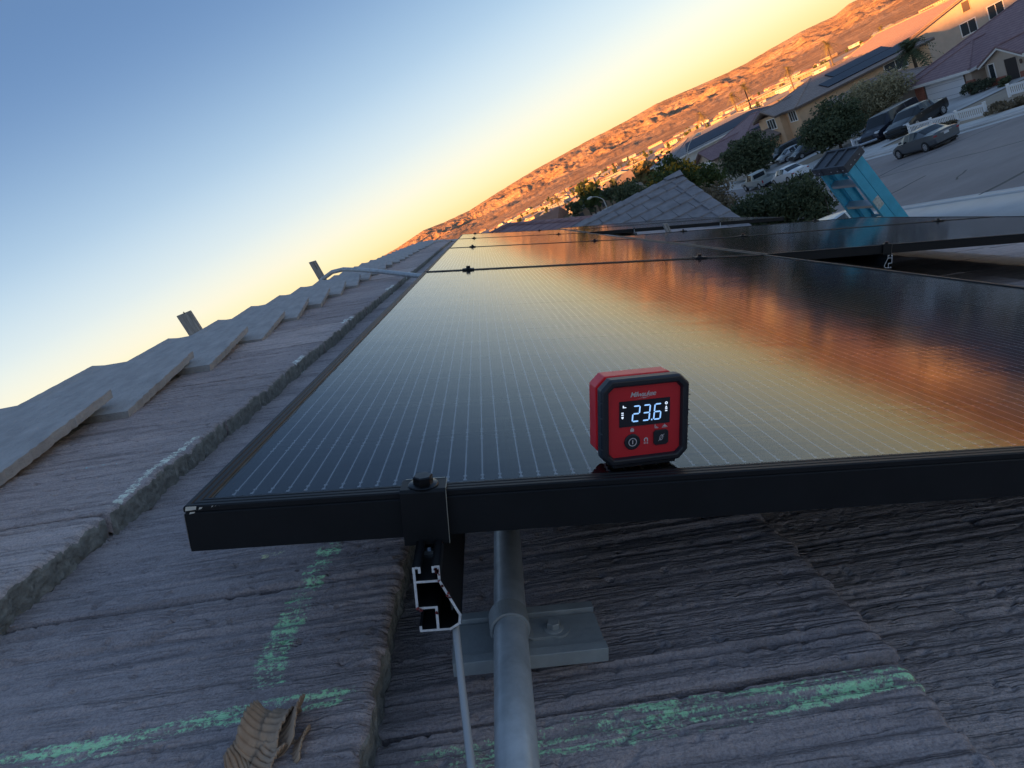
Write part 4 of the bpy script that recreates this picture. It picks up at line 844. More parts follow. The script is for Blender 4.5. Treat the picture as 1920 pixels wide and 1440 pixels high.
class House:
    def __init__(s, name, label, x0, x1, y0, y1, zb, wall, group='houses along the street'):
        s.e = empty(name, ((x0 + x1) / 2, (y0 + y1) / 2, zb)); s.o = Vector(((x0 + x1) / 2, (y0 + y1) / 2, zb)); s.wall = wall; s.zb = zb
        tag(s.e, label, 'house', group)
    def L(s, x, y, z): return (x - s.o.x, y - s.o.y, z - s.o.z)
    def block(s, x0, x1, y0, y1, h, wall=None, axis=None, pitch=.4, z0=0.):
        """wall box, with gable triangles when axis given; 'x' = ridge along x"""
        mb = MB(); a, b = s.L(x0, y0, s.zb + z0 - .8 * (z0 == 0)), s.L(x1, y1, s.zb + h); mb.box(a[0], b[0], a[1], b[1], a[2], b[2])
        if axis == 'x':
            r = (y1 - y0) / 2 * pitch
            for x in (x0, x1 - .2): mb.slab([s.L(x, y0, s.zb + h), s.L(x, y1, s.zb + h), s.L(x, (y0 + y1) / 2, s.zb + h + r)], (.2, 0, 0))
        if axis == 'y':
            r = (x1 - x0) / 2 * pitch
            for y in (y0, y1 - .2): mb.slab([s.L(x0, y, s.zb + h), s.L(x1, y, s.zb + h), s.L((x0 + x1) / 2, y, s.zb + h + r)], (0, .2, 0))
        return mb.build('wall', wall or s.wall, s.e)
    def roof(s, x0, x1, y0, y1, h, axis, kind, m, pitch=.4, ov=.5, trim=None, rdz=0.):
        x0 -= ov; x1 += ov; y0 -= ov; y1 += ov; e = s.zb + h - ov * pitch + .05; mb = MB(); cm = MB()
        if axis == 'x':
            hw = (y1 - y0) / 2; zr = e + hw * pitch; yc = (y0 + y1) / 2; i = hw if kind == 'hip' else 0
            A, B_ = (x0 + i, yc, zr), (x1 - i, yc, zr)
            faces = [[(x0, y0, e), (x1, y0, e), B_, A], [(x1, y1, e), (x0, y1, e), A, B_]]
            if kind == 'hip': faces += [[(x0, y1, e), (x0, y0, e), A], [(x1, y0, e), (x1, y1, e), B_]]
            hips = [((x0, y0, e), A), ((x0, y1, e), A), ((x1, y0, e), B_), ((x1, y1, e), B_)]
        else:
            hw = (x1 - x0) / 2; zr = e + hw * pitch; xc = (x0 + x1) / 2; i = hw if kind == 'hip' else 0
            A, B_ = (xc, y0 + i, zr), (xc, y1 - i, zr)
            faces = [[(x0, y1, e), (x0, y0, e), A, B_], [(x1, y0, e), (x1, y1, e), B_, A]]
            if kind == 'hip': faces += [[(x0, y0, e), (x1, y0, e), A], [(x1, y1, e), (x0, y1, e), B_]]
            hips = [((x0, y0, e), A), ((x1, y0, e), A), ((x0, y1, e), B_), ((x1, y1, e), B_)]
        for f in faces: mb.slab([s.L(*p) for p in f], (0, 0, -.16))
        r = mb.build('roof', m, s.e)
        cm.tube([s.L(*A), s.L(*B_)], .12, 8)
        for p, q in hips: cm.tube([Vector(s.L(*p)) + Vector((0, 0, .0)), s.L(*q)], .10, 8)
        cm.build('ridge_tiles', m, r)
        if trim:
            tm_ = MB()
            if kind == 'hip' or axis == 'x':
                for y in (y0 - .03, y1): a, b = s.L(x0, y, e - .24), s.L(x1, y + .03, e - .005); tm_.box(a[0], b[0], a[1], b[1], a[2], b[2])
            if kind == 'hip' or axis == 'y':
                for x in (x0 - .03, x1): a, b = s.L(x, y0, e - .24), s.L(x + .03, y1, e - .005); tm_.box(a[0], b[0], a[1], b[1], a[2], b[2])
            if kind == 'gable' and axis == 'x':
                for x in (x0 - .03, x1):
                    for ya in (y0, y1): tm_.slab([s.L(x, ya, e - .24), s.L(x, ya, e), s.L(x, yc, zr), s.L(x, yc, zr - .24)], (.03, 0, 0))
            if kind == 'gable' and axis == 'y':
                for y in (y0 - .03, y1):
                    for xa in (x0, x1): tm_.slab([s.L(xa, y, e - .24), s.L(xa, y, e), s.L(xc, y, zr), s.L(xc, y, zr - .24)], (0, .03, 0))
            tm_.build('fascia', trim, r)
        return r
    def opening(s, name, face, c, a0, a1, z0, z1, frame, pane, fw=.09, mull=0, proud=.06, pname='pane'):
        """face '-x' or '-y' at plane coordinate c"""
        z0 += s.zb; z1 += s.zb
        def bx(mb, p0, p1, d0, d1, q0, q1):
            A = s.L(c - d1, p0, q0) if face == '-x' else s.L(p0, c - d1, q0); Bq = s.L(c - d0, p1, q1) if face == '-x' else s.L(p1, c - d0, q1)
            mb.box(A[0], Bq[0], A[1], Bq[1], A[2], Bq[2])
        mb = MB(); bx(mb, a0 - fw, a1 + fw, .0, proud, z1, z1 + fw); bx(mb, a0 - fw, a1 + fw, .0, proud + .02, z0 - fw, z0); bx(mb, a0 - fw, a0, .0, proud, z0, z1); bx(mb, a1, a1 + fw, .0, proud, z0, z1)
        for k in range(mull): x = a0 + (a1 - a0) * (k + 1) / (mull + 1); bx(mb, x - .03, x + .03, .012, proud, z0, z1)
        o = mb.build(name, frame, s.e); mb = MB(); bx(mb, a0, a1, .003, .010, z0, z1); mb.build(pname, pane, o); return o
    def pv(s, quad, rows, cols, th=.08):
        """solar modules on a roof quad given by 4 corners (a,b,c,d)"""
        a, b, c, d = [Vector(s.L(*p)) for p in quad]
        for i in range(rows):
            for j in range(cols):
                f = lambda u, v: (a * (1 - u) + b * u) * (1 - v) + (d * (1 - u) + c * u) * v
                g_ = .004 / max(1, cols) ; u0, u1, v0, v1 = j / cols + g_, (j + 1) / cols - g_, i / rows + g_, (i + 1) / rows - g_
                mb = MB(); mb.slab([f(u0, v0), f(u1, v0), f(u1, v1), f(u0, v1)], (0, 0, -th)); mb.build('roof_solar_module', m_pv, s.e)

# house A: single storey, maroon roof, garage and brick porch, fronting the street at X=41
zA = -5.25
hA = House('maroon_roof_house', 'single storey house with maroon tiled roof, white garage door and brick porch', 41, 55, 46, 62, zA, m_bei)
hA.block(42.5, 55, 44, 61.5, 2.55); hA.roof(42.5, 55, 44, 61.5, 2.55, 'y', 'hip', m_rm, .42, .5, m_trim)
hA.block(41.0, 46.5, 52.8, 59.4, 2.35); hA.roof(41.0, 49, 52.8, 59.4, 2.35, 'x', 'hip', m_rm, .42, .45, m_trim)
hA.block(40.9, 44, 47.6, 51.2, 2.30, axis='x', pitch=.5); hA.roof(40.9, 46.5, 47.6, 51.2, 2.30, 'x', 'gable', m_rm, .5, .3, m_trim)
hA.opening('garage_door', '-x', 41.0, 53.6, 58.2, 0, 2.1, m_brown, m_gdoor, .1, 0, .05, 'door_panel')
for z in (.5, 1.03, 1.56): mb = MB(); a = hA.L(40.975, 53.65, zA + z); b_ = hA.L(40.99, 58.15, zA + z + .03); mb.box(a[0], b_[0], a[1], b_[1], a[2], b_[2]); mb.build('panel_groove', mat('groove_grey', (.42, .43, .45), .6), hA.e)
for y0_, y1_ in ((58.35, 59.45), (52.6, 53.4)): mb = MB(); a = hA.L(40.9, y0_, zA - .3); b_ = hA.L(41.05, y1_, zA + 1.3 + (.8 if y0_ > 58 else 0)); mb.box(a[0], b_[0], a[1], b_[1], a[2], b_[2]); mb.build('brick_pier', m_brick, hA.e)
hA.opening('entrance', '-x', 40.9, 48.25, 49.35, 0, 2.1, m_bei, m_dark, .06, 0, .04, 'front_door'); hA.opening('window', '-x', 40.9, 50.35, 50.85, .75, 2.05, m_trim, m_win, .07, 0, .05)  # entrance pane is a dark colour painted for the shade in the door recess
for y0_, y1_ in ((49.5, 51.25), (47.55, 48.1)): mb = MB(); a = hA.L(40.78, y0_, zA - .3); b_ = hA.L(40.95, y1_, zA + .95); mb.box(a[0], b_[0], a[1], b_[1], a[2], b_[2]); mb.build('brick_wainscot', m_brick, hA.e)
mb = MB(); mb.lathe([(.05, 0), (.09, .1), (.09, .28), (.04, .34)], hA.L(40.82, 47.85, zA + 1.5), (0, 0, 1), 10); mb.build('porch_lamp', m_brown, hA.e)
hA.opening('window', '-x', 42.5, 45.0, 46.6, .9, 2.1, m_trim, m_win, .08, 1)

# house B: two storeys behind, gable wall lit by the low sun
zB = -5.4
hB = House('sunlit_gable_house', 'two storey house with a sunlit orange gable behind the maroon roof house', 55.6, 80, 86, 104, zB, m_bei, 'houses behind the street')
hB.block(55.6, 81.6, 86, 104, 3.9, axis='y', pitch=.22); hB.roof(55.6, 81.6, 86, 104, 3.9, 'y', 'gable', m_rp, .22, .5, m_rp)
hB.opening('window', '-y', 86, 66.6, 68.6, 2.0, 3.5, m_trim, m_win, .12, 1); hB.opening('window', '-y', 86, 70.4, 72.4, 2.4, 3.9, m_trim, m_win, .12, 1); hB.opening('attic_vent', '-y', 86, 67.4, 68.4, 4.7, 5.9, m_tan, m_brown, .06, 0, .04, 'louvre')
hB.pv([(58.0, 89.5, zB + 4.37 + .06), (58.0, 98.5, zB + 4.37 + .06), (63.4, 98.5, zB + 5.56 + .06), (63.4, 89.5, zB + 5.56 + .06)], 3, 5)
hB.opening('window', '-x', 55.6, 88, 89, 2.7, 3.4, m_trim, m_win, .1); hB.opening('window', '-x', 55.6, 92, 93, 2.7, 3.4, m_trim, m_win, .1)

# house C: tan two storey with solar modules
zC = -5.55
hC = House('tan_two_storey_house', 'tan two storey house with dark solar panels on its brown roof', 39, 55, 76, 87.5, zC, m_tan)
hC.block(39.0, 55, 76, 86.5, 4.55); hC.roof(39.0, 55, 76, 86.5, 4.55, 'x', 'hip', m_rg, .34, .5, m_brown)
hC.block(38.2, 39.0, 79.0, 84.5, 4.5); hC.roof(37.9, 42, 79.0, 84.5, 4.5, 'x', 'gable', m_rg, .34, .35, m_brown)
hC.block(37.0, 39, 80.5, 84.5, 2.3, axis='x', pitch=.36); hC.roof(36.6, 40, 80.3, 84.7, 2.3, 'x', 'gable', m_rg, .36, .3, m_brown)
hC.opening('window', '-x', 38.2, 80.4, 82.4, 2.95, 4.1, m_trim, m_win, .1, 2); hC.opening('window', '-x', 39.0, 76.7, 78.3, 3.0, 4.1, m_trim, m_win, .1, 2); hC.opening('entrance', '-x', 37.0, 81.4, 83.0, 0, 2.05, m_tan, m_door, .1, 0, .05, 'front_door')
hC.opening('window', '-y', 76, 49.6, 52.2, 3.0, 4.1, m_trim, m_win, .1, 1); hC.opening('window', '-y', 76, 41.0, 41.9, 1.3, 2.2, m_trim, m_win, .12)
def zc_(y): return zC + 4.55 + (y - 75.5) * .34 - .12 + .12
hC.pv([(43.2, 76.3, zc_(76.3) + .02), (54.0, 76.3, zc_(76.3) + .02), (54.0, 78.1, zc_(78.1) + .02), (43.2, 78.1, zc_(78.1) + .02)], 1, 9)
hC.pv([(45.2, 78.2, zc_(78.2) + .02), (52.5, 78.2, zc_(78.2) + .02), (52.5, 79.9, zc_(79.9) + .02), (45.2, 79.9, zc_(79.9) + .02)], 1, 6)
# house F between A and C
zF = -5.35
hF = House('low_gabled_house', 'low house with grey roof and small gable between the tan house and the pale tree', 39, 52, 64, 74, zF, m_bei)
hF.block(40.5, 47, 63.5, 74.2, 2.35); hF.roof(40.5, 47, 63.5, 74.2, 2.35, 'y', 'hip', m_rg, .40, .5, m_brown)
hF.block(38.6, 43, 66.5, 71.8, 2.3, axis='x', pitch=.5); hF.roof(38.6, 45, 66.5, 71.8, 2.3, 'x', 'gable', m_rg, .5, .35, m_brown)
hF.opening('window', '-x', 38.6, 68.2, 70.0, .8, 1.9, m_trim, m_win, .1, 1)
# house E, purple roof beyond C
zE = -5.75
hE = House('purple_roof_house', 'low house with purple brown roof left of the tan two storey house', 36, 50, 89, 104, zE, m_bei)
hE.block(36.5, 50, 88.5, 104, 2.5); hE.roof(36.5, 50, 88.5, 104, 2.5, 'y', 'hip', m_rm, .40, .5, m_brown)
hE.block(34.0, 40, 92.0, 98.5, 2.4, axis='x', pitch=.42); hE.roof(33.8, 43, 92, 98.5, 2.4, 'x', 'gable', m_rm, .42, .4, m_brown)
hE.opening('garage_door', '-x', 34.0, 93.2, 97.4, 0, 2.0, m_trim, m_gdoor, .1, 0, .05, 'door_panel')
hE.pv([(39.2, 90.2, zE + 2.5 + 1.25), (41.2, 89.2, zE + 2.5 + .75), (43.6, 89.2, zE + 2.5 + .75), (43.0, 90.2, zE + 2.5 + 1.25)], 1, 3)
# house D, pale wall, dark modules
zD = -6.4
hD = House('pale_wall_house', 'long pale walled house with dark roof panels beside the curved street lamp', 34, 52, 112, 124, zD, m_wht, 'houses behind the street')
hD.block(34.5, 56, 112, 124, 4.3); hD.roof(34.5, 56, 112, 124, 4.3, 'x', 'hip', m_rs, .32, .5, m_trim)
hD.opening('window', '-y', 112, 35.6, 37.4, 2.2, 3.3, m_trim, m_win, .1, 1); hD.opening('window', '-y', 112, 46.0, 47.6, 2.6, 3.7, m_trim, m_win, .1, 1)
def zd_(y): return zD + 4.3 + (y - 111.5) * .32 - .05
hD.pv([(37.5, 112.4, zd_(112.4)), (54.5, 112.4, zd_(112.4)), (53.0, 116, zd_(116)), (39.0, 116, zd_(116))], 2, 10)
# next-door house with solar modules, lower left behind our panels
hN = House('next_door_house', 'next door maroon roof with a small group of solar panels above our rear panels', -6, 7.2, 24, 36, -2.4, m_bei, 'houses behind the street')
hN.block(-6, 7.2, 24.5, 36, 3.15); hN.roof(-6, 7.2, 24.5, 36, 3.15, 'x', 'hip', m_rm, .40, .5, m_brown)
def zn_(y): return -2.4 + 3.15 + (y - 24.0) * .40 - .2 + .09
hN.pv([(2.2, 26.0, zn_(26.0)), (4.4, 26.0, zn_(26.0)), (4.4, 27.3, zn_(27.3)), (2.2, 27.3, zn_(27.3))], 1, 2)
hM = House('grey_roof_house', 'grey roofed house with a pale ridge strip beyond the next door roof', 4, 20, 42, 52, -4.6, m_wht, 'houses behind the street')
hM.block(2, 11.0, 42, 52, 2.8); hM.roof(2, 11.0, 42, 52, 2.8, 'x', 'hip', m_rs, .36, .5, m_trim)
hM.pv([(5.5, 43.2, -4.6 + 2.8 + .60), (9.2, 43.2, -4.6 + 2.8 + .60), (8.6, 45, -4.6 + 2.8 + 1.24), (6.0, 45, -4.6 + 2.8 + 1.24)], 1, 4)

# ================================================================== FENCES
m_vinyl = mat('white_vinyl', (.82, .82, .82), .45)
def fence(p, q, npan, label, h=.72):
    p, q = Vector(p), Vector(q); zb = G(p.x, p.y); e = empty('picket_fence', (p.x, p.y, zb)); d = (q - p); L = d.length; d.normalize(); nn = Vector((-d.y, d.x))
    def bx(name, a0, a1, z0, z1, t_):
        zl = lambda a: G(p.x + d.x * a, p.y + d.y * a) - zb; A, B_ = d * a0, d * a1; o = nn * t_
        mb = MB(); mb.add([(A.x - o.x, A.y - o.y, z0 + zl(a0)), (B_.x - o.x, B_.y - o.y, z0 + zl(a1)), (B_.x + o.x, B_.y + o.y, z0 + zl(a1)), (A.x + o.x, A.y + o.y, z0 + zl(a0)), (A.x - o.x, A.y - o.y, z1 + zl(a0)), (B_.x - o.x, B_.y - o.y, z1 + zl(a1)), (B_.x + o.x, B_.y + o.y, z1 + zl(a1)), (A.x + o.x, A.y + o.y, z1 + zl(a0))], [(0, 3, 2, 1), (4, 5, 6, 7), (0, 1, 5, 4), (1, 2, 6, 5), (2, 3, 7, 6), (3, 0, 4, 7)]); mb.build(name, m_vinyl, e)
    for k in range(npan + 1):
        a = L * k / npan; bx('post', a - .065, a + .065, -.1, h + .10, .065); bx('post_cap', a - .08, a + .08, h + .10, h + .13, .08)
    for z in (.10, h - .12): bx('rail', .06, L - .06, z, z + .13, .025)
    a = .12
    while a < L - .1: bx('picket', a, a + .07, .2, h - .1, .011); a += .19
    tag(e, label, 'fence', 'white picket fences')
fence((30.4, 45.6), (29.3, 37.2), 3, 'long white picket fence behind the grey sedan'); fence((31.3, 54.2), (34.0, 54.3), 1, 'short white picket fence section in front of the dark van'); fence((33.9, 41.0), (33.2, 37.0), 2, 'white picket fence at the right edge near the brick porch')

# ================================================================== VEHICLES
m_tyre = mat('tyre', (.018, .018, .019), .85); m_rim = mat('alloy_rim', (.45, .46, .48), .35, metal=.7); m_cg = mat('car_glass', (.015, .02, .025), .08, spec=.35); m_tail = mat('tail_lamp', (.32, .03, .035), .2, coat=.5); m_head = mat('head_lamp', (.62, .64, .66), .15, coat=.6); m_plate = mat('number_plate', (.60, .61, .62), .5); m_blk = mat('black_plastic', (.02, .02, .022), .6); m_chr = mat('chrome', (.65, .66, .68), .15, metal=1.)
def paint(name, c, metal=.1): return mat(name, c, .35, metal=metal, coat=.25, spec=.4)
def car(name, label, style, pm, x, y, heading, L=4.8, Wd=1.82, H=1.45, group='cars parked along the street', S_=.86):
    """front towards local +x; heading = world angle of the front from +X"""
    e = empty(name, (x, y, G(x, y) + .04)); c_, s_ = math.cos(heading), math.sin(heading)
    gx, gy = (G(x + c_, y + s_) - G(x - c_, y - s_)) / 2, (G(x - s_, y + c_) - G(x + s_, y - c_)) / 2
    fx = Vector((c_, s_, gx)).normalized(); fy = Vector((-s_, c_, gy)); fz = fx.cross(fy).normalized(); fy = fz.cross(fx)
    Mx = Matrix((fx, fy, fz)).transposed().to_4x4(); Mx.translation = (x, y, G(x, y) + .035); e.matrix_world = Mx @ Matrix.Scale(S_, 4)
    h = L / 2; w_ = Wd / 2
    # stations: (x, zlow, zbelt, ztop, half width low, belt, top)
    S = {'sedan': [(-h, .42, .84, .88, .84, .80, .62), (-h + .09, .30, .95, 1.00, .93, .88, .68), (-h + .55, .22, .98, 1.04, .98, .95, .74), (-h + .95, .20, .98, 1.08, 1, .96, .72), (-h + 1.62, .20, .97, .955 * H, 1, .96, .68), (-h + 1.95, .20, .96, H * .995, 1, .96, .71), (-h + 2.42, .20, .95, H * 1.01, 1, .96, .72), (-h + 2.52, .20, .95, H * 1.01, 1, .96, .72), (-h + 2.95, .20, .93, H * .985, 1, .96, .72), (-h + 3.15, .20, .92, H * .95, 1, .96, .71), (-h + 3.85, .22, .90, .95, .99, .94, .76), (h - .55, .24, .78, .83, .95, .90, .72), (h - .12, .30, .66, .70, .84, .80, .62), (h, .40, .56, .58, .66, .64, .5)],
         'van': [(-h, .40, 1.0, H * .90, .90, .90, .78), (-h + .12, .28, 1.05, H * .97, .97, .96, .80), (-h + .5, .22, 1.06, H, 1, .97, .80), (-h + 1.5, .22, 1.05, H, 1, .97, .80), (-h + 1.6, .22, 1.05, H, 1, .97, .80), (-h + 2.6, .22, 1.04, H, 1, .97, .80), (-h + 2.7, .22, 1.04, H, 1, .97, .80), (-h + 3.25, .22, 1.02, H * .985, 1, .97, .78), (-h + 3.45, .22, 1.02, H * .96, 1, .96, .76), (h - 1.05, .24, .98, 1.05, .99, .94, .78), (h - .45, .26, .88, .93, .95, .90, .74), (h - .1, .32, .70, .74, .86, .82, .66), (h, .40, .60, .62, .72, .7, .55)]}
    S['suv'] = S['van']
    st = S[style]; rings = []
    for (sx, zl, zb, zt, wl, wb, wt) in st:
        half = [(wl * .86, zl), (wl * .97, zl + .10), (wl * 1.0, (zl + zb) * .52), (wb, zb), (wt + (wb - wt) * .08, zt - .035), (wt * .84, zt - .004), (wt * .45, zt + .012)]
        rings.append([(sx, -a * w_, z) for a, z in half] + [(sx, a * w_, z) for a, z in reversed(half)])
    n = 14; body = MB(); glass = {'windscreen': MB(), 'rear_window': MB()}
    if style == 'sedan': cab, pil, wi, ri = range(4, 9), (6,), 9, 3
    else: cab, pil, wi, ri = range(1, 8), (3, 5), 8, 0
    for i in range(len(st) - 1):
        for j in range(n):
            q = [rings[i][j], rings[i + 1][j], rings[i + 1][(j + 1) % n], rings[i][(j + 1) % n]]
            side = j in (3, 9); upper = 3 <= j <= 9
            if side and i in cab and i not in pil: glass.setdefault('side_window%d_%d' % (j, sum(1 for q_ in pil if i > q_)), MB()).add(q, [(0, 1, 2, 3)])
            elif upper and i == wi and j not in (3, 9): glass['windscreen'].add(q, [(0, 1, 2, 3)])
            elif upper and i == ri and j not in (3, 9): glass['rear_window'].add(q, [(0, 1, 2, 3)])
            else: body.add(q, [(0, 1, 2, 3)])
    for r, rev in ((rings[0], False), (rings[-1], True)): body.add(r, [tuple(range(n))])
    b = body.build('body', pm, e, smooth=True)
    for k, v in glass.items():
        if v.f: v.build('side_window' if k.startswith('side') else k, m_cg, b)
    wb2 = L * .29 if style == 'sedan' else L * .285; rw = .33 if style == 'sedan' else .36
    for sx in (-wb2 - .06, wb2 + .08):
        for sd in (-1, 1):
            MB().lathe([(rw * 1.12, 0), (rw * 1.12, .03)], (sx, sd * (w_ * 1.0 - .025), rw * .98), (0, sd, 0), 24).build('wheel_arch', m_blk, e)
            t_ = MB().lathe([(rw * .62, 0), (rw * .96, .0), (rw, .03), (rw, .17), (rw * .95, .20), (rw * .66, .20), (rw * .64, .17)], (sx, sd * (w_ - .19), rw), (0, sd, 0), 24).build('tyre', m_tyre, e)
            mb = MB(); mb.lathe([(rw * .66, 0), (rw * .66, .012), (rw * .2, .02)], (sx, sd * (w_ - .004), rw), (0, sd, 0), 20); mb.build('rim', m_rim, t_)
            mb = MB()
            for k in range(5): a = 2 * math.pi * k / 5 + .63; cx_, cz_ = sx + rw * .42 * math.cos(a), rw + rw * .42 * math.sin(a); mb.lathe([(rw * .12, 0), (rw * .12, .004)], (cx_, sd * (w_ + .0095), cz_), (0, sd, 0), 8)
            mb.build('rim_hole', m_blk, t_)
    zl = .72 if style == 'sedan' else .86
    for sd in (-1, 1):
        mb = MB(); mb.box(-h - .004, -h + .20, sd * w_ * .78 - .13, sd * w_ * .78 + .085, zl, zl + .14 + (.25 if style != 'sedan' else 0)); mb.build('tail_light', m_tail, e, bevel=.03)
        mb = MB(); mb.box(h - .38, h - .10, sd * w_ * .72 - .14, sd * w_ * .72 + .13, zl - .16, zl - .01); mb.build('headlight', m_head, e, bevel=.03)
        mb = MB(); mb.box(h - 1.75 if style == 'sedan' else h - 1.5, h - 1.6 if style == 'sedan' else h - 1.35, sd * (w_ + .10) - .09, sd * (w_ + .10) + .09, 1.0, 1.13); mb.build('wing_mirror', pm, e, bevel=.03)
        for xx in ((-.35, .75) if style == 'sedan' else (-.5, .7)): MB().box(xx, xx + .16, sd * w_ * .99 - .012, sd * w_ * .99 + .012, .80, .83).build('door_handle', m_chr, e)
    MB().box(-h - .012, -h + .02, -.16, .16, zl - .02, zl + .12).build('number_plate', m_plate, e)
    MB().box(-h - .02, -h + .10, -.36, .36, zl + .13, zl + .17).build('trunk_trim', m_chr, e)
    MB().box(-h - .02, -h + .2, -w_ * .8, w_ * .8, .30, .48).build('rear_bumper', pm, e, bevel=.04)
    MB().box(h - .14, h + .03, -w_ * .74, w_ * .74, .27, .42).build('front_bumper', pm if style == 'sedan' else m_chr, e, bevel=.04); MB().box(h - .10, h + .012, -.42, .42, .46, .60 if style == 'sedan' else .72).build('grille', m_blk, e)
    MB().box(-h + .2, h - .2, -w_ * .8, w_ * .8, .14, .24).build('underbody', m_blk, e)
    tag(e, label, 'car' if style == 'sedan' else 'van' if style == 'van' else 'suv', group); return e
def pickup(name, label, pm, x, y, heading):
    e = car(name, label, 'sedan', pm, x, y, heading, 5.3, 1.85, 1.6)
    return e
car('grey_sedan', 'grey sedan parked at the kerb in front of the white picket fence', 'sedan', paint('grey_metallic', (.10, .11, .12), .2), 23.9, 34.85, rad(88), 4.85, 1.85, 1.46, S_=.81)
car('dark_van', 'dark blue van parked on the driveway beside the black sedan', 'van', paint('dark_navy', (.012, .015, .028)), 33.0, 51.7, rad(202), 5.1, 1.98, 1.80, 'cars parked on driveways', 1.08)
car('black_sedan', 'black sedan on the driveway between the dark van and the picket fence', 'sedan', paint('black_paint', (.009, .011, .013)), 33.0, 48.5, rad(205), 4.9, 1.85, 1.45, 'cars parked on driveways', 1.12)
car('white_sedan', 'white sedan parked at the kerb behind the silver pickup', 'sedan', paint('white_paint', (.66, .67, .68), 0.), 25.1, 53.3, rad(90), 4.85, 1.85, 1.46)
car('black_suv', 'black suv parked in front of the tan two storey house', 'suv', paint('black_suv_paint', (.011, .011, .013)), 34.4, 72.2, rad(180), 4.9, 1.95, 1.78, 'cars parked on driveways')
car('silver_car', 'silver car on the driveway in front of the tan house', 'sedan', paint('silver_paint', (.40, .42, .44), .5), 33.6, 68.9, rad(180), 4.7, 1.82, 1.46, 'cars parked on driveways')
car('dark_grey_car', 'dark grey car parked next to the silver car under the dark tree', 'sedan', paint('dark_grey_paint', (.06, .065, .07), .4), 33.6, 65.8, rad(180), 4.7, 1.82, 1.46, 'cars parked on driveways')
car('silver_hatchback', 'pale car seen over the panel edge at the foot of the ladder', 'sedan', paint('pale_silver', (.36, .40, .43), .4), 9.4, 18.2, rad(30), 4.6, 1.82, 1.46, 'cars parked on driveways')
car('white_parked_car', 'white car half hidden behind the hedge by the gable roof', 'sedan', paint('white_paint', (.66, .67, .68), 0.), 14.9, 39.5, rad(270), 4.6, 1.82, 1.46)
# silver pickup: cab, bonnet, open bed
def build_pickup(x, y, heading, pm, label):
    e = empty('pickup_truck'); c_, s_ = math.cos(heading), math.sin(heading); Mx = Matrix.Rotation(heading, 4, 'Z'); Mx.translation = (x, y, G(x, y) + .04); e.matrix_world = Mx @ Matrix.Scale(.86, 4)
    w_, h = .93, 2.7
    secs = [(-.35, .35, 1.06, 1.60), (-.20, .32, 1.06, 1.70), (.6, .32, 1.05, 1.72), (.85, .32, 1.04, 1.68), (1.45, .34, 1.02, 1.10), (2.35, .38, .96, 1.02), (2.62, .42, .84, .88), (2.7, .5, .74, .76)]
    rings = [[(sx, -w_ * .92, zl), (sx, -w_, zl + .25), (sx, -w_ * .97, zb), (sx, -w_ * .80, zt - .03), (sx, -w_ * .6, zt), (sx, w_ * .6, zt), (sx, w_ * .80, zt - .03), (sx, w_ * .97, zb), (sx, w_, zl + .25), (sx, w_ * .92, zl)] for sx, zl, zb, zt in secs]
    b = MB(); ws, sw_, sw2 = MB(), MB(), MB()
    for i in range(len(rings) - 1):
        for j in range(10):
            q = [rings[i][j], rings[i + 1][j], rings[i + 1][(j + 1) % 10], rings[i][(j + 1) % 10]]
            (ws if i == 3 and j in (3, 4, 5) else sw_ if j == 2 and i in (1, 2) else sw2 if j == 6 and i in (1, 2) else b).add(q, [(0, 1, 2, 3)])
    b.add(rings[0], [tuple(range(10))]); b.add(rings[-1], [tuple(range(10))])
    o = b.build('cab', pm, e); ws.build('windscreen', m_cg, o); sw_.build('side_window', m_cg, o); sw2.build('side_window', m_cg, o); MB().box(-.37, -.345, -.62, .62, 1.12, 1.56).build('rear_window', m_cg, o)
    mb = MB(); mb.box(-2.7, -.40, -w_, -w_ + .07, .45, 1.08); mb.box(-2.7, -.40, w_ - .07, w_, .45, 1.08); mb.box(-2.7, -.40, -w_ + .07, w_ - .07, .45, .58); mb.box(-.47, -.40, -w_ + .07, w_ - .07, .58, 1.08); mb.build('bed', pm, e, bevel=.015)
    MB().box(-2.76, -2.70, -w_ * .9, w_ * .9, .55, 1.06).build('tailgate', pm, e, bevel=.015); MB().box(-2.9, -2.76, -w_ * .9, w_ * .9, .42, .58).build('rear_bumper', m_chr, e)
    for sd in (-1, 1):
        MB().box(-2.78, -2.69, sd * w_ * .93 - .06, sd * w_ * .93 + .06, .72, 1.02).build('tail_light', m_tail, e)
        for sx in (-1.75, 1.75):
            MB().lathe([(.42, 0), (.42, .03)], (sx, sd * (w_ - .01), .40), (0, sd, 0), 24).build('wheel_arch', m_blk, e)
            t_ = MB().lathe([(.22, 0), (.36, 0), (.38, .03), (.38, .20), (.36, .23), (.22, .23)], (sx, sd * (w_ - .20), .38), (0, sd, 0), 24).build('tyre', m_tyre, e); MB().lathe([(.22, 0), (.2, .012)], (sx, sd * (w_ + .0305), .38), (0, sd, 0), 16).build('rim', m_rim, t_)
    MB().box(-2.5, 2.5, -.7, .7, .25, .42).build('underbody', m_blk, e)
    tag(e, label, 'pickup', 'cars parked along the street')
build_pickup(25.0, 58.9, rad(90), paint('pickup_silver', (.40, .42, .41), .4), 'silver pickup truck with open bed parked in front of the white sedan')

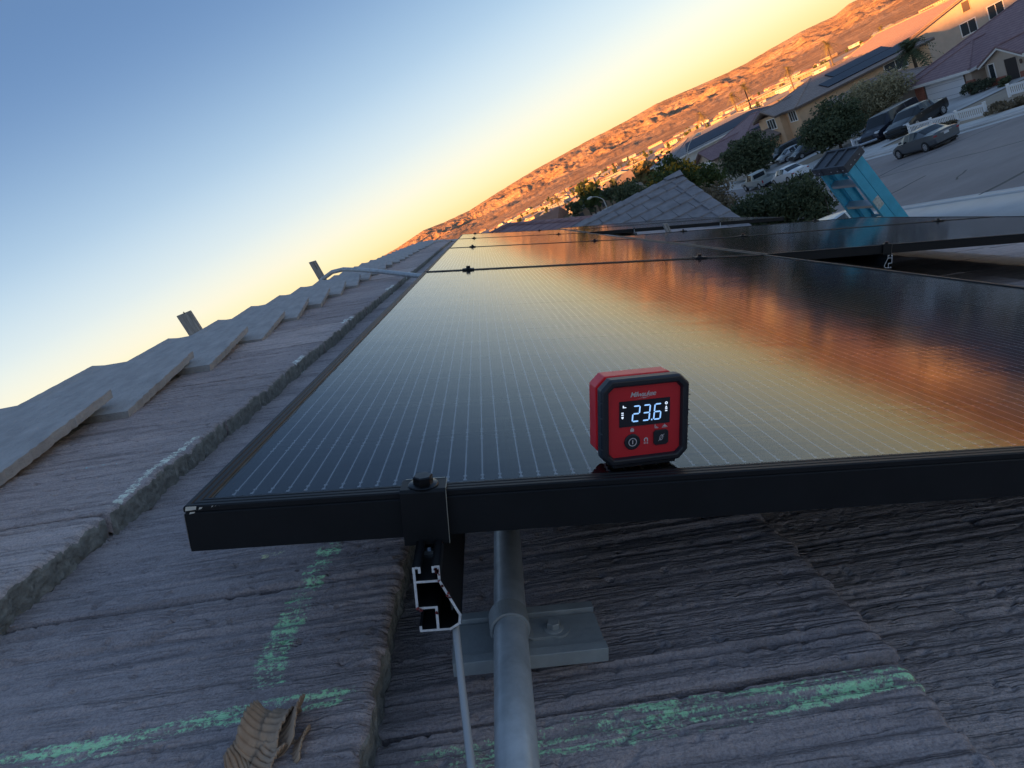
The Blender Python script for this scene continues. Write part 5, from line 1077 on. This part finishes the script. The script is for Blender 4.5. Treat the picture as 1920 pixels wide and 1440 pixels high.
# ================================================================== PLANTS
def leaf_mat(name, a, b, rough=.7):
    M = bpy.data.materials.new(name); M.use_nodes = True; t = M.node_tree; p = t.nodes['Principled BSDF']; g = N(t, 'ShaderNodeTexCoord'); geo = N(t, 'ShaderNodeNewGeometry')
    c = ramp_node(t, geo.outputs['Random Per Island'], [(.0, a), (.6, tuple((x + y) / 2 for x, y in zip(a, b))), (1.0, b)])
    t.links.new(c, p.inputs['Base Color']); p.inputs['Roughness'].default_value = rough; p.inputs['Specular IOR Level'].default_value = .25
    tr = N(t, 'ShaderNodeBsdfTranslucent'); t.links.new(c, tr.inputs[0]); ms = N(t, 'ShaderNodeMixShader'); ms.inputs[0].default_value = .25; t.links.new(p.outputs[0], ms.inputs[1]); t.links.new(tr.outputs[0], ms.inputs[2]); t.links.new(ms.outputs[0], t.nodes['Material Output'].inputs[0]); return M
m_ldk = leaf_mat('dark_leaf', (.045, .065, .035), (.15, .17, .09)); m_lol = leaf_mat('olive_leaf', (.24, .21, .12), (.44, .38, .23)); m_lgr = leaf_mat('green_leaf', (.035, .062, .018), (.11, .13, .04)); m_lyl = leaf_mat('yellow_leaf', (.32, .20, .02), (.45, .30, .05)); m_lhd = leaf_mat('hedge_leaf', (.04, .06, .03), (.12, .14, .075)); m_ldry = leaf_mat('dry_brush', (.12, .095, .06), (.24, .19, .12)); m_sage = leaf_mat('sage_leaf', (.06, .075, .05), (.12, .14, .09)); m_bark = mat('bark', (.10, .075, .055), .95, bump=.6, bscale=20)
def leaves(mb, c, r, n, size, rng, up=0., elong=1.6):
    """leaf quads scattered in an ellipsoid clump, denser towards the shell"""
    c = Vector(c); r = Vector(r)
    for _ in range(n):
        d = Vector((rng.gauss(0, 1), rng.gauss(0, 1), rng.gauss(0, 1))).normalized(); k = rng.random() ** .45
        p = c + Vector((d.x * r.x, d.y * r.y, d.z * r.z)) * k
        a = Vector((rng.gauss(0, 1), rng.gauss(0, 1), rng.gauss(0, 1) + up)).normalized(); b = a.cross(Vector((rng.gauss(0, 1), rng.gauss(0, 1), rng.gauss(0, 1)))).normalized(); s = size * rng.uniform(.6, 1.3)
        mb.add([p - a * s * elong * .5, p + b * s * .5, p + a * s * elong * .5, p - b * s * .5], [(0, 1, 2, 3)])
def tree(name, label, x, y, H, rx, rz, clumps, per, size, lm, seed, group='trees and shrubs along the street', lean=(0, 0), trunk_r=.14, extra=None, cat='tree', zoff=0):
    rng = random.Random(seed); z = G(x, y) + zoff; e = empty(name, (x, y, z)); cz_ = H - rz; mb = MB()
    mb.tube([(0, 0, -.2), (lean[0] * .3, lean[1] * .3, cz_ * .5), (lean[0], lean[1], cz_)], [trunk_r, trunk_r * .8, trunk_r * .5], 8)
    cr_ = MB(); ex = MB()
    for k in range(clumps):
        d = Vector((rng.gauss(0, 1), rng.gauss(0, 1), rng.gauss(0, .9))).normalized(); q = rng.random() ** .5
        c = Vector((lean[0] + d.x * rx * .72 * q, lean[1] + d.y * rx * .72 * q, cz_ + d.z * rz * .72 * q)); rr_ = rng.uniform(.26, .46)
        if k < 9: mb.tube([(lean[0], lean[1], cz_ * .75), tuple((Vector((lean[0], lean[1], cz_ * .9)) + c) / 2), tuple(c)], [trunk_r * .5, trunk_r * .3, trunk_r * .12], 6)
        (ex if extra and d.y * .2 + d.z > .55 and d.x < .3 and k % 2 == 0 else cr_); leaves(ex if extra and d.z > .35 and k % 3 == 0 else cr_, c, (rx * rr_, rx * rr_, rz * rr_), per, size, rng)
    mb.build('trunk', m_bark, e); cr_.build('crown', lm, e)
    if extra and ex.f: ex.build('yellow_foliage', extra, e)
    tag(e, label, cat, group); return e
tree('dark_round_tree', 'dark round evergreen tree in front of the tan house, right of the parked cars', 32.6, 58.4, 4.6, 3.3, 2.3, 60, 230, .17, m_ldk, 1)
tree('dark_round_tree', 'dark bushy tree behind the silver pickup', 29.4, 70.0, 5.0, 3.3, 2.6, 60, 220, .18, m_ldk, 2)
tree('olive_tree', 'pale olive feathery tree beside the maroon roof house', 38.3, 61.2, 5.0, 3.4, 2.3, 64, 220, .14, m_lol, 3)
tree('yellow_tipped_tree', 'green tree with yellow tips left of the curved street lamp', 15.2, 51.0, 6.6, 2.5, 2.5, 46, 190, .19, m_lgr, 4, extra=m_lyl)
tree('green_tree', 'green tree behind the tiled gable below the street lamp', 18.6, 55.0, 5.2, 2.7, 2.2, 36, 150, .19, m_lgr, 5)
tree('brush_tree', 'scrubby tree between the gable roof and the hedge', 15.8, 46.0, 3.4, 2.8, 1.7, 26, 130, .15, m_ldry, 6)
tree('dark_far_tree', 'dark tree beside the small street lamp above the gable', 18.0, 78.0, 6.2, 2.3, 2.6, 24, 120, .22, m_ldk, 7)
tree('dark_far_tree', 'dark shrub tree left of the small street lamp', 20.6, 90.0, 5.0, 2.0, 2.0, 20, 100, .22, m_lgr, 17)
for k, (x, y, h_, r_, lb, lm_) in enumerate(((12.6, 44.0, 1.3, 1.6, 'dry shrub beside the hedge end', m_ldry), (20.6, 61.5, 1.5, 1.9, 'dry brown shrub left of the silver pickup', m_ldry), (22.0, 66.5, 1.7, 2.2, 'dry brush mound under the dark bushy tree', m_ldry), (18.0, 66.0, 1.6, 2.2, 'dry shrub clump near the purple roof house driveway', m_ldry), (40.0, 52.0, 1.25, .75, 'round grey green bush in front of the garage side wall', m_sage), (39.9, 50.5, 1.25, .85, 'larger bush beside the porch window', m_sage), (40.0, 51.3, 1.05, .7, 'low bush squeezed between two larger bushes by the porch', m_sage), (39.3, 47.9, .7, .6, 'small dark bush at the porch step', m_ldk), (29.6, 36.6, .55, .9, 'dry grass clump at the right end of the picket fence', m_ldry), (29.2, 40.5, .5, 1.0, 'dry weeds along the picket fence foot', m_ldry), (29.0, 35.0, .5, 1.1, 'dry weeds near the pavement at the right edge', m_ldry))):
    tree('shrub', lb, x, y, h_, r_, h_ * .55, 12, 90, .085, lm_, 30 + k, trunk_r=.03, cat='shrub')
# hedge
def hedge(p, q, wd, h_, label):
    rng = random.Random(12); p, q = Vector(p), Vector(q); e = empty('hedge', (p.x, p.y, G(p.x, p.y))); mb = MB(); st = MB(); L = (q - p).length
    for k in range(300):
        a = rng.random(); c = p.lerp(q, a); off_ = rng.uniform(-.5, .5) * wd; d = (q - p).normalized(); zz = G(c.x, c.y) - G(p.x, p.y); hh = rng.uniform(.15, .92) ** .8 * h_
        leaves(mb, (c.x - p.x - d.y * off_, c.y - p.y + d.x * off_, zz + hh), (.42, .42, .34), 75, .075, rng, up=.9, elong=2.6)
    for k in range(24):
        c = p.lerp(q, k / 23); st.tube([(c.x - p.x, c.y - p.y, G(c.x, c.y) - G(p.x, p.y) - .1), (c.x - p.x + rng.uniform(-.2, .2), c.y - p.y + rng.uniform(-.2, .2), G(c.x, c.y) - G(p.x, p.y) + h_ * .7)], [.03, .012], 6)
    mb.build('foliage', m_lhd, e); st.build('stems', m_bark, e); tag(e, label, 'hedge')
hedge((9.4, 30.0), (13.0, 25.2), 1.7, 2.3, 'thick dark green hedge left of the blue ladder')
# palms
def palm(x, y, H, r, label, seed, fm, group, nf=34, zb=None):
    rng = random.Random(seed); z = G(x, y) if zb is None else zb; e = empty('palm_tree', (x, y, z)); mb = MB(); mb.tube([(0, 0, -.2), (.05, .02, H * .5), (.0, 0, H)], [.24, .17, .15], 10); mb.build('trunk', m_bark, e); cr_ = MB()
    for k in range(nf):
        a = rng.random() * 6.283; el_ = rng.uniform(-.75, 1.25); L = r * rng.uniform(.75, 1.1); pts = []
        for i in range(6): t_ = i / 5; pts.append(Vector((math.cos(a) * math.cos(el_) * L * t_, math.sin(a) * math.cos(el_) * L * t_, H + math.sin(el_) * L * t_ - .55 * L * t_ * t_)))
        sd = Vector((-math.sin(a), math.cos(a), 0))
        for i in range(1, 6):
            for s_ in (-1, 1):
                for f_ in (0, .5):
                    b0 = pts[i - 1].lerp(pts[i], f_); d = (pts[i] - pts[i - 1]).normalized(); w_ = L * .26 * (1 - .55 * abs(i / 5 - .45)); tip = b0 + sd * s_ * w_ * .8 + d * w_ * .7 + Vector((0, 0, -.12 * w_)); cr_.add([b0, b0 + d * .07 * L, tip], [(0, 1, 2)])
    cr_.build('crown', fm, e); tag(e, label, 'palm', group)
palm(49.3, 70.6, 4.6, 2.6, 'fan palm rising behind the maroon garage roof', 1, m_ldk, 'palm trees', 60)
m_lpl = leaf_mat('palm_leaf_far', (.16, .13, .05), (.28, .22, .09))
for k, (a, d, h_) in enumerate(((30.1, 175, 12.0), (24.0, 190, 13.0), (23.0, 185, 12.0), (20.4, 210, 13), (27.2, 200, 12.5), (33.4, 240, 14), (7.0, 190, 9), (14.2, 240, 12))):
    x, y = d * math.sin(rad(a)), d * math.cos(rad(a)); palm(x, y, h_, 2.4, ['tall lit palm above the tan house roof', 'sunlit palm standing in the valley left of the tan house', 'second sunlit palm just left of the first valley palm', 'sunlit palm above the pale walled house', 'sunlit palm behind the tan house hip roof', 'distant palm near the sunlit gable house', 'dark leaning palm in the valley at far left', 'thin palm in the middle of the valley'][k], 40 + k, m_lpl, 'distant palms', 22)
# street lamps
m_pole = mat('galvanised_pole', (.42, .41, .38), .5, metal=.3)
def lamp(x, y, H, arm, ang, label):
    e = empty('street_lamp', (x, y, G(x, y))); c, s_ = math.cos(ang), math.sin(ang)
    MB().tube([(0, 0, -.1), (0, 0, H * .8)], [.11, .08], 10).build('pole', m_pole, e); pts = [(0, 0, H * .8)]
    for i in range(1, 7): t_ = i / 6; pts.append((c * arm * t_ ** 1.3, s_ * arm * t_ ** 1.3, H * .8 + H * .2 * math.sin(t_ * math.pi / 2)))
    MB().tube(pts, .05, 8).build('arm', m_pole, e); p = pts[-1]
    mb = MB(); mb.lathe([(.05, -.3), (.16, -.1), (.17, .15), (.08, .42)], (p[0], p[1], p[2]), (c, s_, 0), 12); mb.build('lamp_head', mat('lamp_head_pale', (.6, .58, .52), .5), e); tag(e, label, 'street lamp', 'street lamps')
lamp(25.0, 74.5, 6.6, 2.0, rad(10), 'curved arm street lamp in front of the pale walled house'); lamp(16.4, 86.0, 5.2, 1.5, rad(170), 'small street lamp standing above the tiled gable roof')

# ================================================================== VALLEY TOWN
rng = random.Random(77)
m_ts = [mat('town_wall_%s' % n_, c, .9) for n_, c in (('cream', (.42, .34, .24)), ('white', (.50, .46, .40)), ('tan', (.30, .21, .14)))]
m_tr = [mat('town_roof_%s' % n_, c, .9, var=.2, vscale=.5) for n_, c in (('terracotta', (.30, .15, .10)), ('brown', (.20, .15, .12)), ('grey', (.22, .22, .23)), ('pale', (.34, .31, .28)))]
m_tw = mat('town_window', (.05, .055, .06), .3)
def town_mesh(w_, d, h_, rf, kind):
    mb = MB(); mb.box(-w_ / 2, w_ / 2, -d / 2, d / 2, -2.5, h_, 0); z1 = h_ + d * .22 * rf; o = .4
    if rf:
        if kind == 'hip': i = d / 2
        else: i = -o
        A, B_ = (-w_ / 2 + i, 0, z1), (w_ / 2 - i, 0, z1); q = [(-w_ / 2 - o, -d / 2 - o, h_ - .1), (w_ / 2 + o, -d / 2 - o, h_ - .1), (w_ / 2 + o, d / 2 + o, h_ - .1), (-w_ / 2 - o, d / 2 + o, h_ - .1)]
        mb.add(q + [A, B_], [(0, 1, 5, 4), (2, 3, 4, 5), (1, 2, 5), (3, 0, 4), (0, 3, 2, 1)], 1)
    else: mb.box(-w_ / 2 - .15, w_ / 2 + .15, -d / 2 - .15, d / 2 + .15, h_, h_ + .5, 1)
    for s_ in (-1, 1):
        for k in range(int(w_ / 3.2)):
            x = -w_ / 2 + 1.6 + k * 3.2; mb.box(x - .6, x + .6, s_ * d / 2 - .03, s_ * d / 2 + .03, h_ - 1.9, h_ - .8, 2)
    for x in (-w_ / 2, w_ / 2): mb.box(x - .03, x + .03, -1.2, 1.2, h_ - 1.9, h_ - .8, 2)
    return mb
protos = []
for (w_, d, h_, rf, kd) in ((13, 9, 2.8, 1, 'hip'), (16, 10, 3.0, 1, 'gable'), (12, 9, 5.4, 1, 'hip'), (15, 11, 5.2, 1, 'gable'), (26, 12, 4.2, 0, ''), (44, 14, 4.5, 0, '')):
    for v_ in range(3): protos.append((town_mesh(w_, d, h_, rf, kd).mesh('distant_house', [m_ts[(v_ + len(protos)) % 3], m_tr[3 if not rf and v_ else (v_ + len(protos)) % 3], m_tw]), rf, w_))
town_label = {}
for me, rf, w_ in protos:
    wn, rn = me.materials[0].name.split('_')[-1], me.materials[1].name.split('_')[-1]; kd_ = 'house' if rf else 'long flat-roofed building' if w_ > 30 else 'flat-roofed building'
    town_label[me.name] = 'distant %s walled %s with %s roof in the valley' % (wn, ('two storey ' if w_ in (12, 15) else 'low ') + kd_, rn)
cnt = 0; placed = []
while cnt < 290:
    az_ = rad(rng.uniform(-4, 40)); d = 120 + 1150 * rng.random() ** 1.25
    x, y = d * math.sin(az_), d * math.cos(az_)
    if x > 11 and y < 135 and d < 150: continue
    if 30 < x < 80 and y < 130: continue
    if any((x - a) ** 2 + (y - b) ** 2 < (14 + d * .008) ** 2 for a, b in placed): continue
    me, rf, w_ = protos[rng.randrange(len(protos))] if rng.random() > .35 else protos[rng.randrange(6)]
    if w_ > 20 and d < 320: continue
    placed.append((x, y)); o = link('distant_house', me); o.location = (x, y, G(x, y)); o.rotation_euler = (0, 0, rad(rng.choice((0, 90, 8, 98, -20, 70)) + rng.uniform(-5, 5)))
    tag(o, town_label[me.name], 'house', 'houses spread over the valley floor'); cnt += 1
tmesh = []
for k, (lm_, r_, h_) in enumerate(((m_ldk, 2.6, 5.5), (m_lgr, 3.2, 6), (m_lpl, 2.4, 5), (m_ldk, 1.6, 8))):
    mb = MB(); rg = random.Random(k)
    for c_i in range(9):
        d_ = Vector((rg.gauss(0, 1), rg.gauss(0, 1), rg.gauss(0, 1))).normalized(); leaves(mb, (d_.x * r_ * .5, d_.y * r_ * .5, h_ * .62 + d_.z * h_ * .22), (r_ * .5, r_ * .5, h_ * .22), 26, .75, rg)
    n0 = len(mb.f); mb.tube([(0, 0, -.5), (0, 0, h_ * .55)], [.2, .1], 6, 1); tmesh.append(mb.mesh('distant_tree', [lm_, m_bark]))
tcount = 0
for k in range(420):
    az_ = rad(rng.uniform(-4, 40)); d = 110 + 1000 * rng.random() ** 1.3; x, y = d * math.sin(az_), d * math.cos(az_)
    if 13 < x < 80 and y < 130: continue
    if any((x - a) ** 2 + (y - b) ** 2 < 60 for a, b in placed): continue
    if tcount >= 290: break
    tcount += 1; kt = rng.randrange(4); o = link('distant_tree', tmesh[kt]); o.location = (x, y, G(x, y)); s_ = rng.uniform(.7, 1.35); o.scale = (s_, s_, s_); o.rotation_euler = (0, 0, rng.random() * 6.28)
    tag(o, ['small dark round tree among the valley houses', 'broad green tree among the valley houses', 'pale olive tree among the valley houses', 'tall narrow dark tree among the valley houses'][kt], 'tree', 'trees spread over the valley floor')
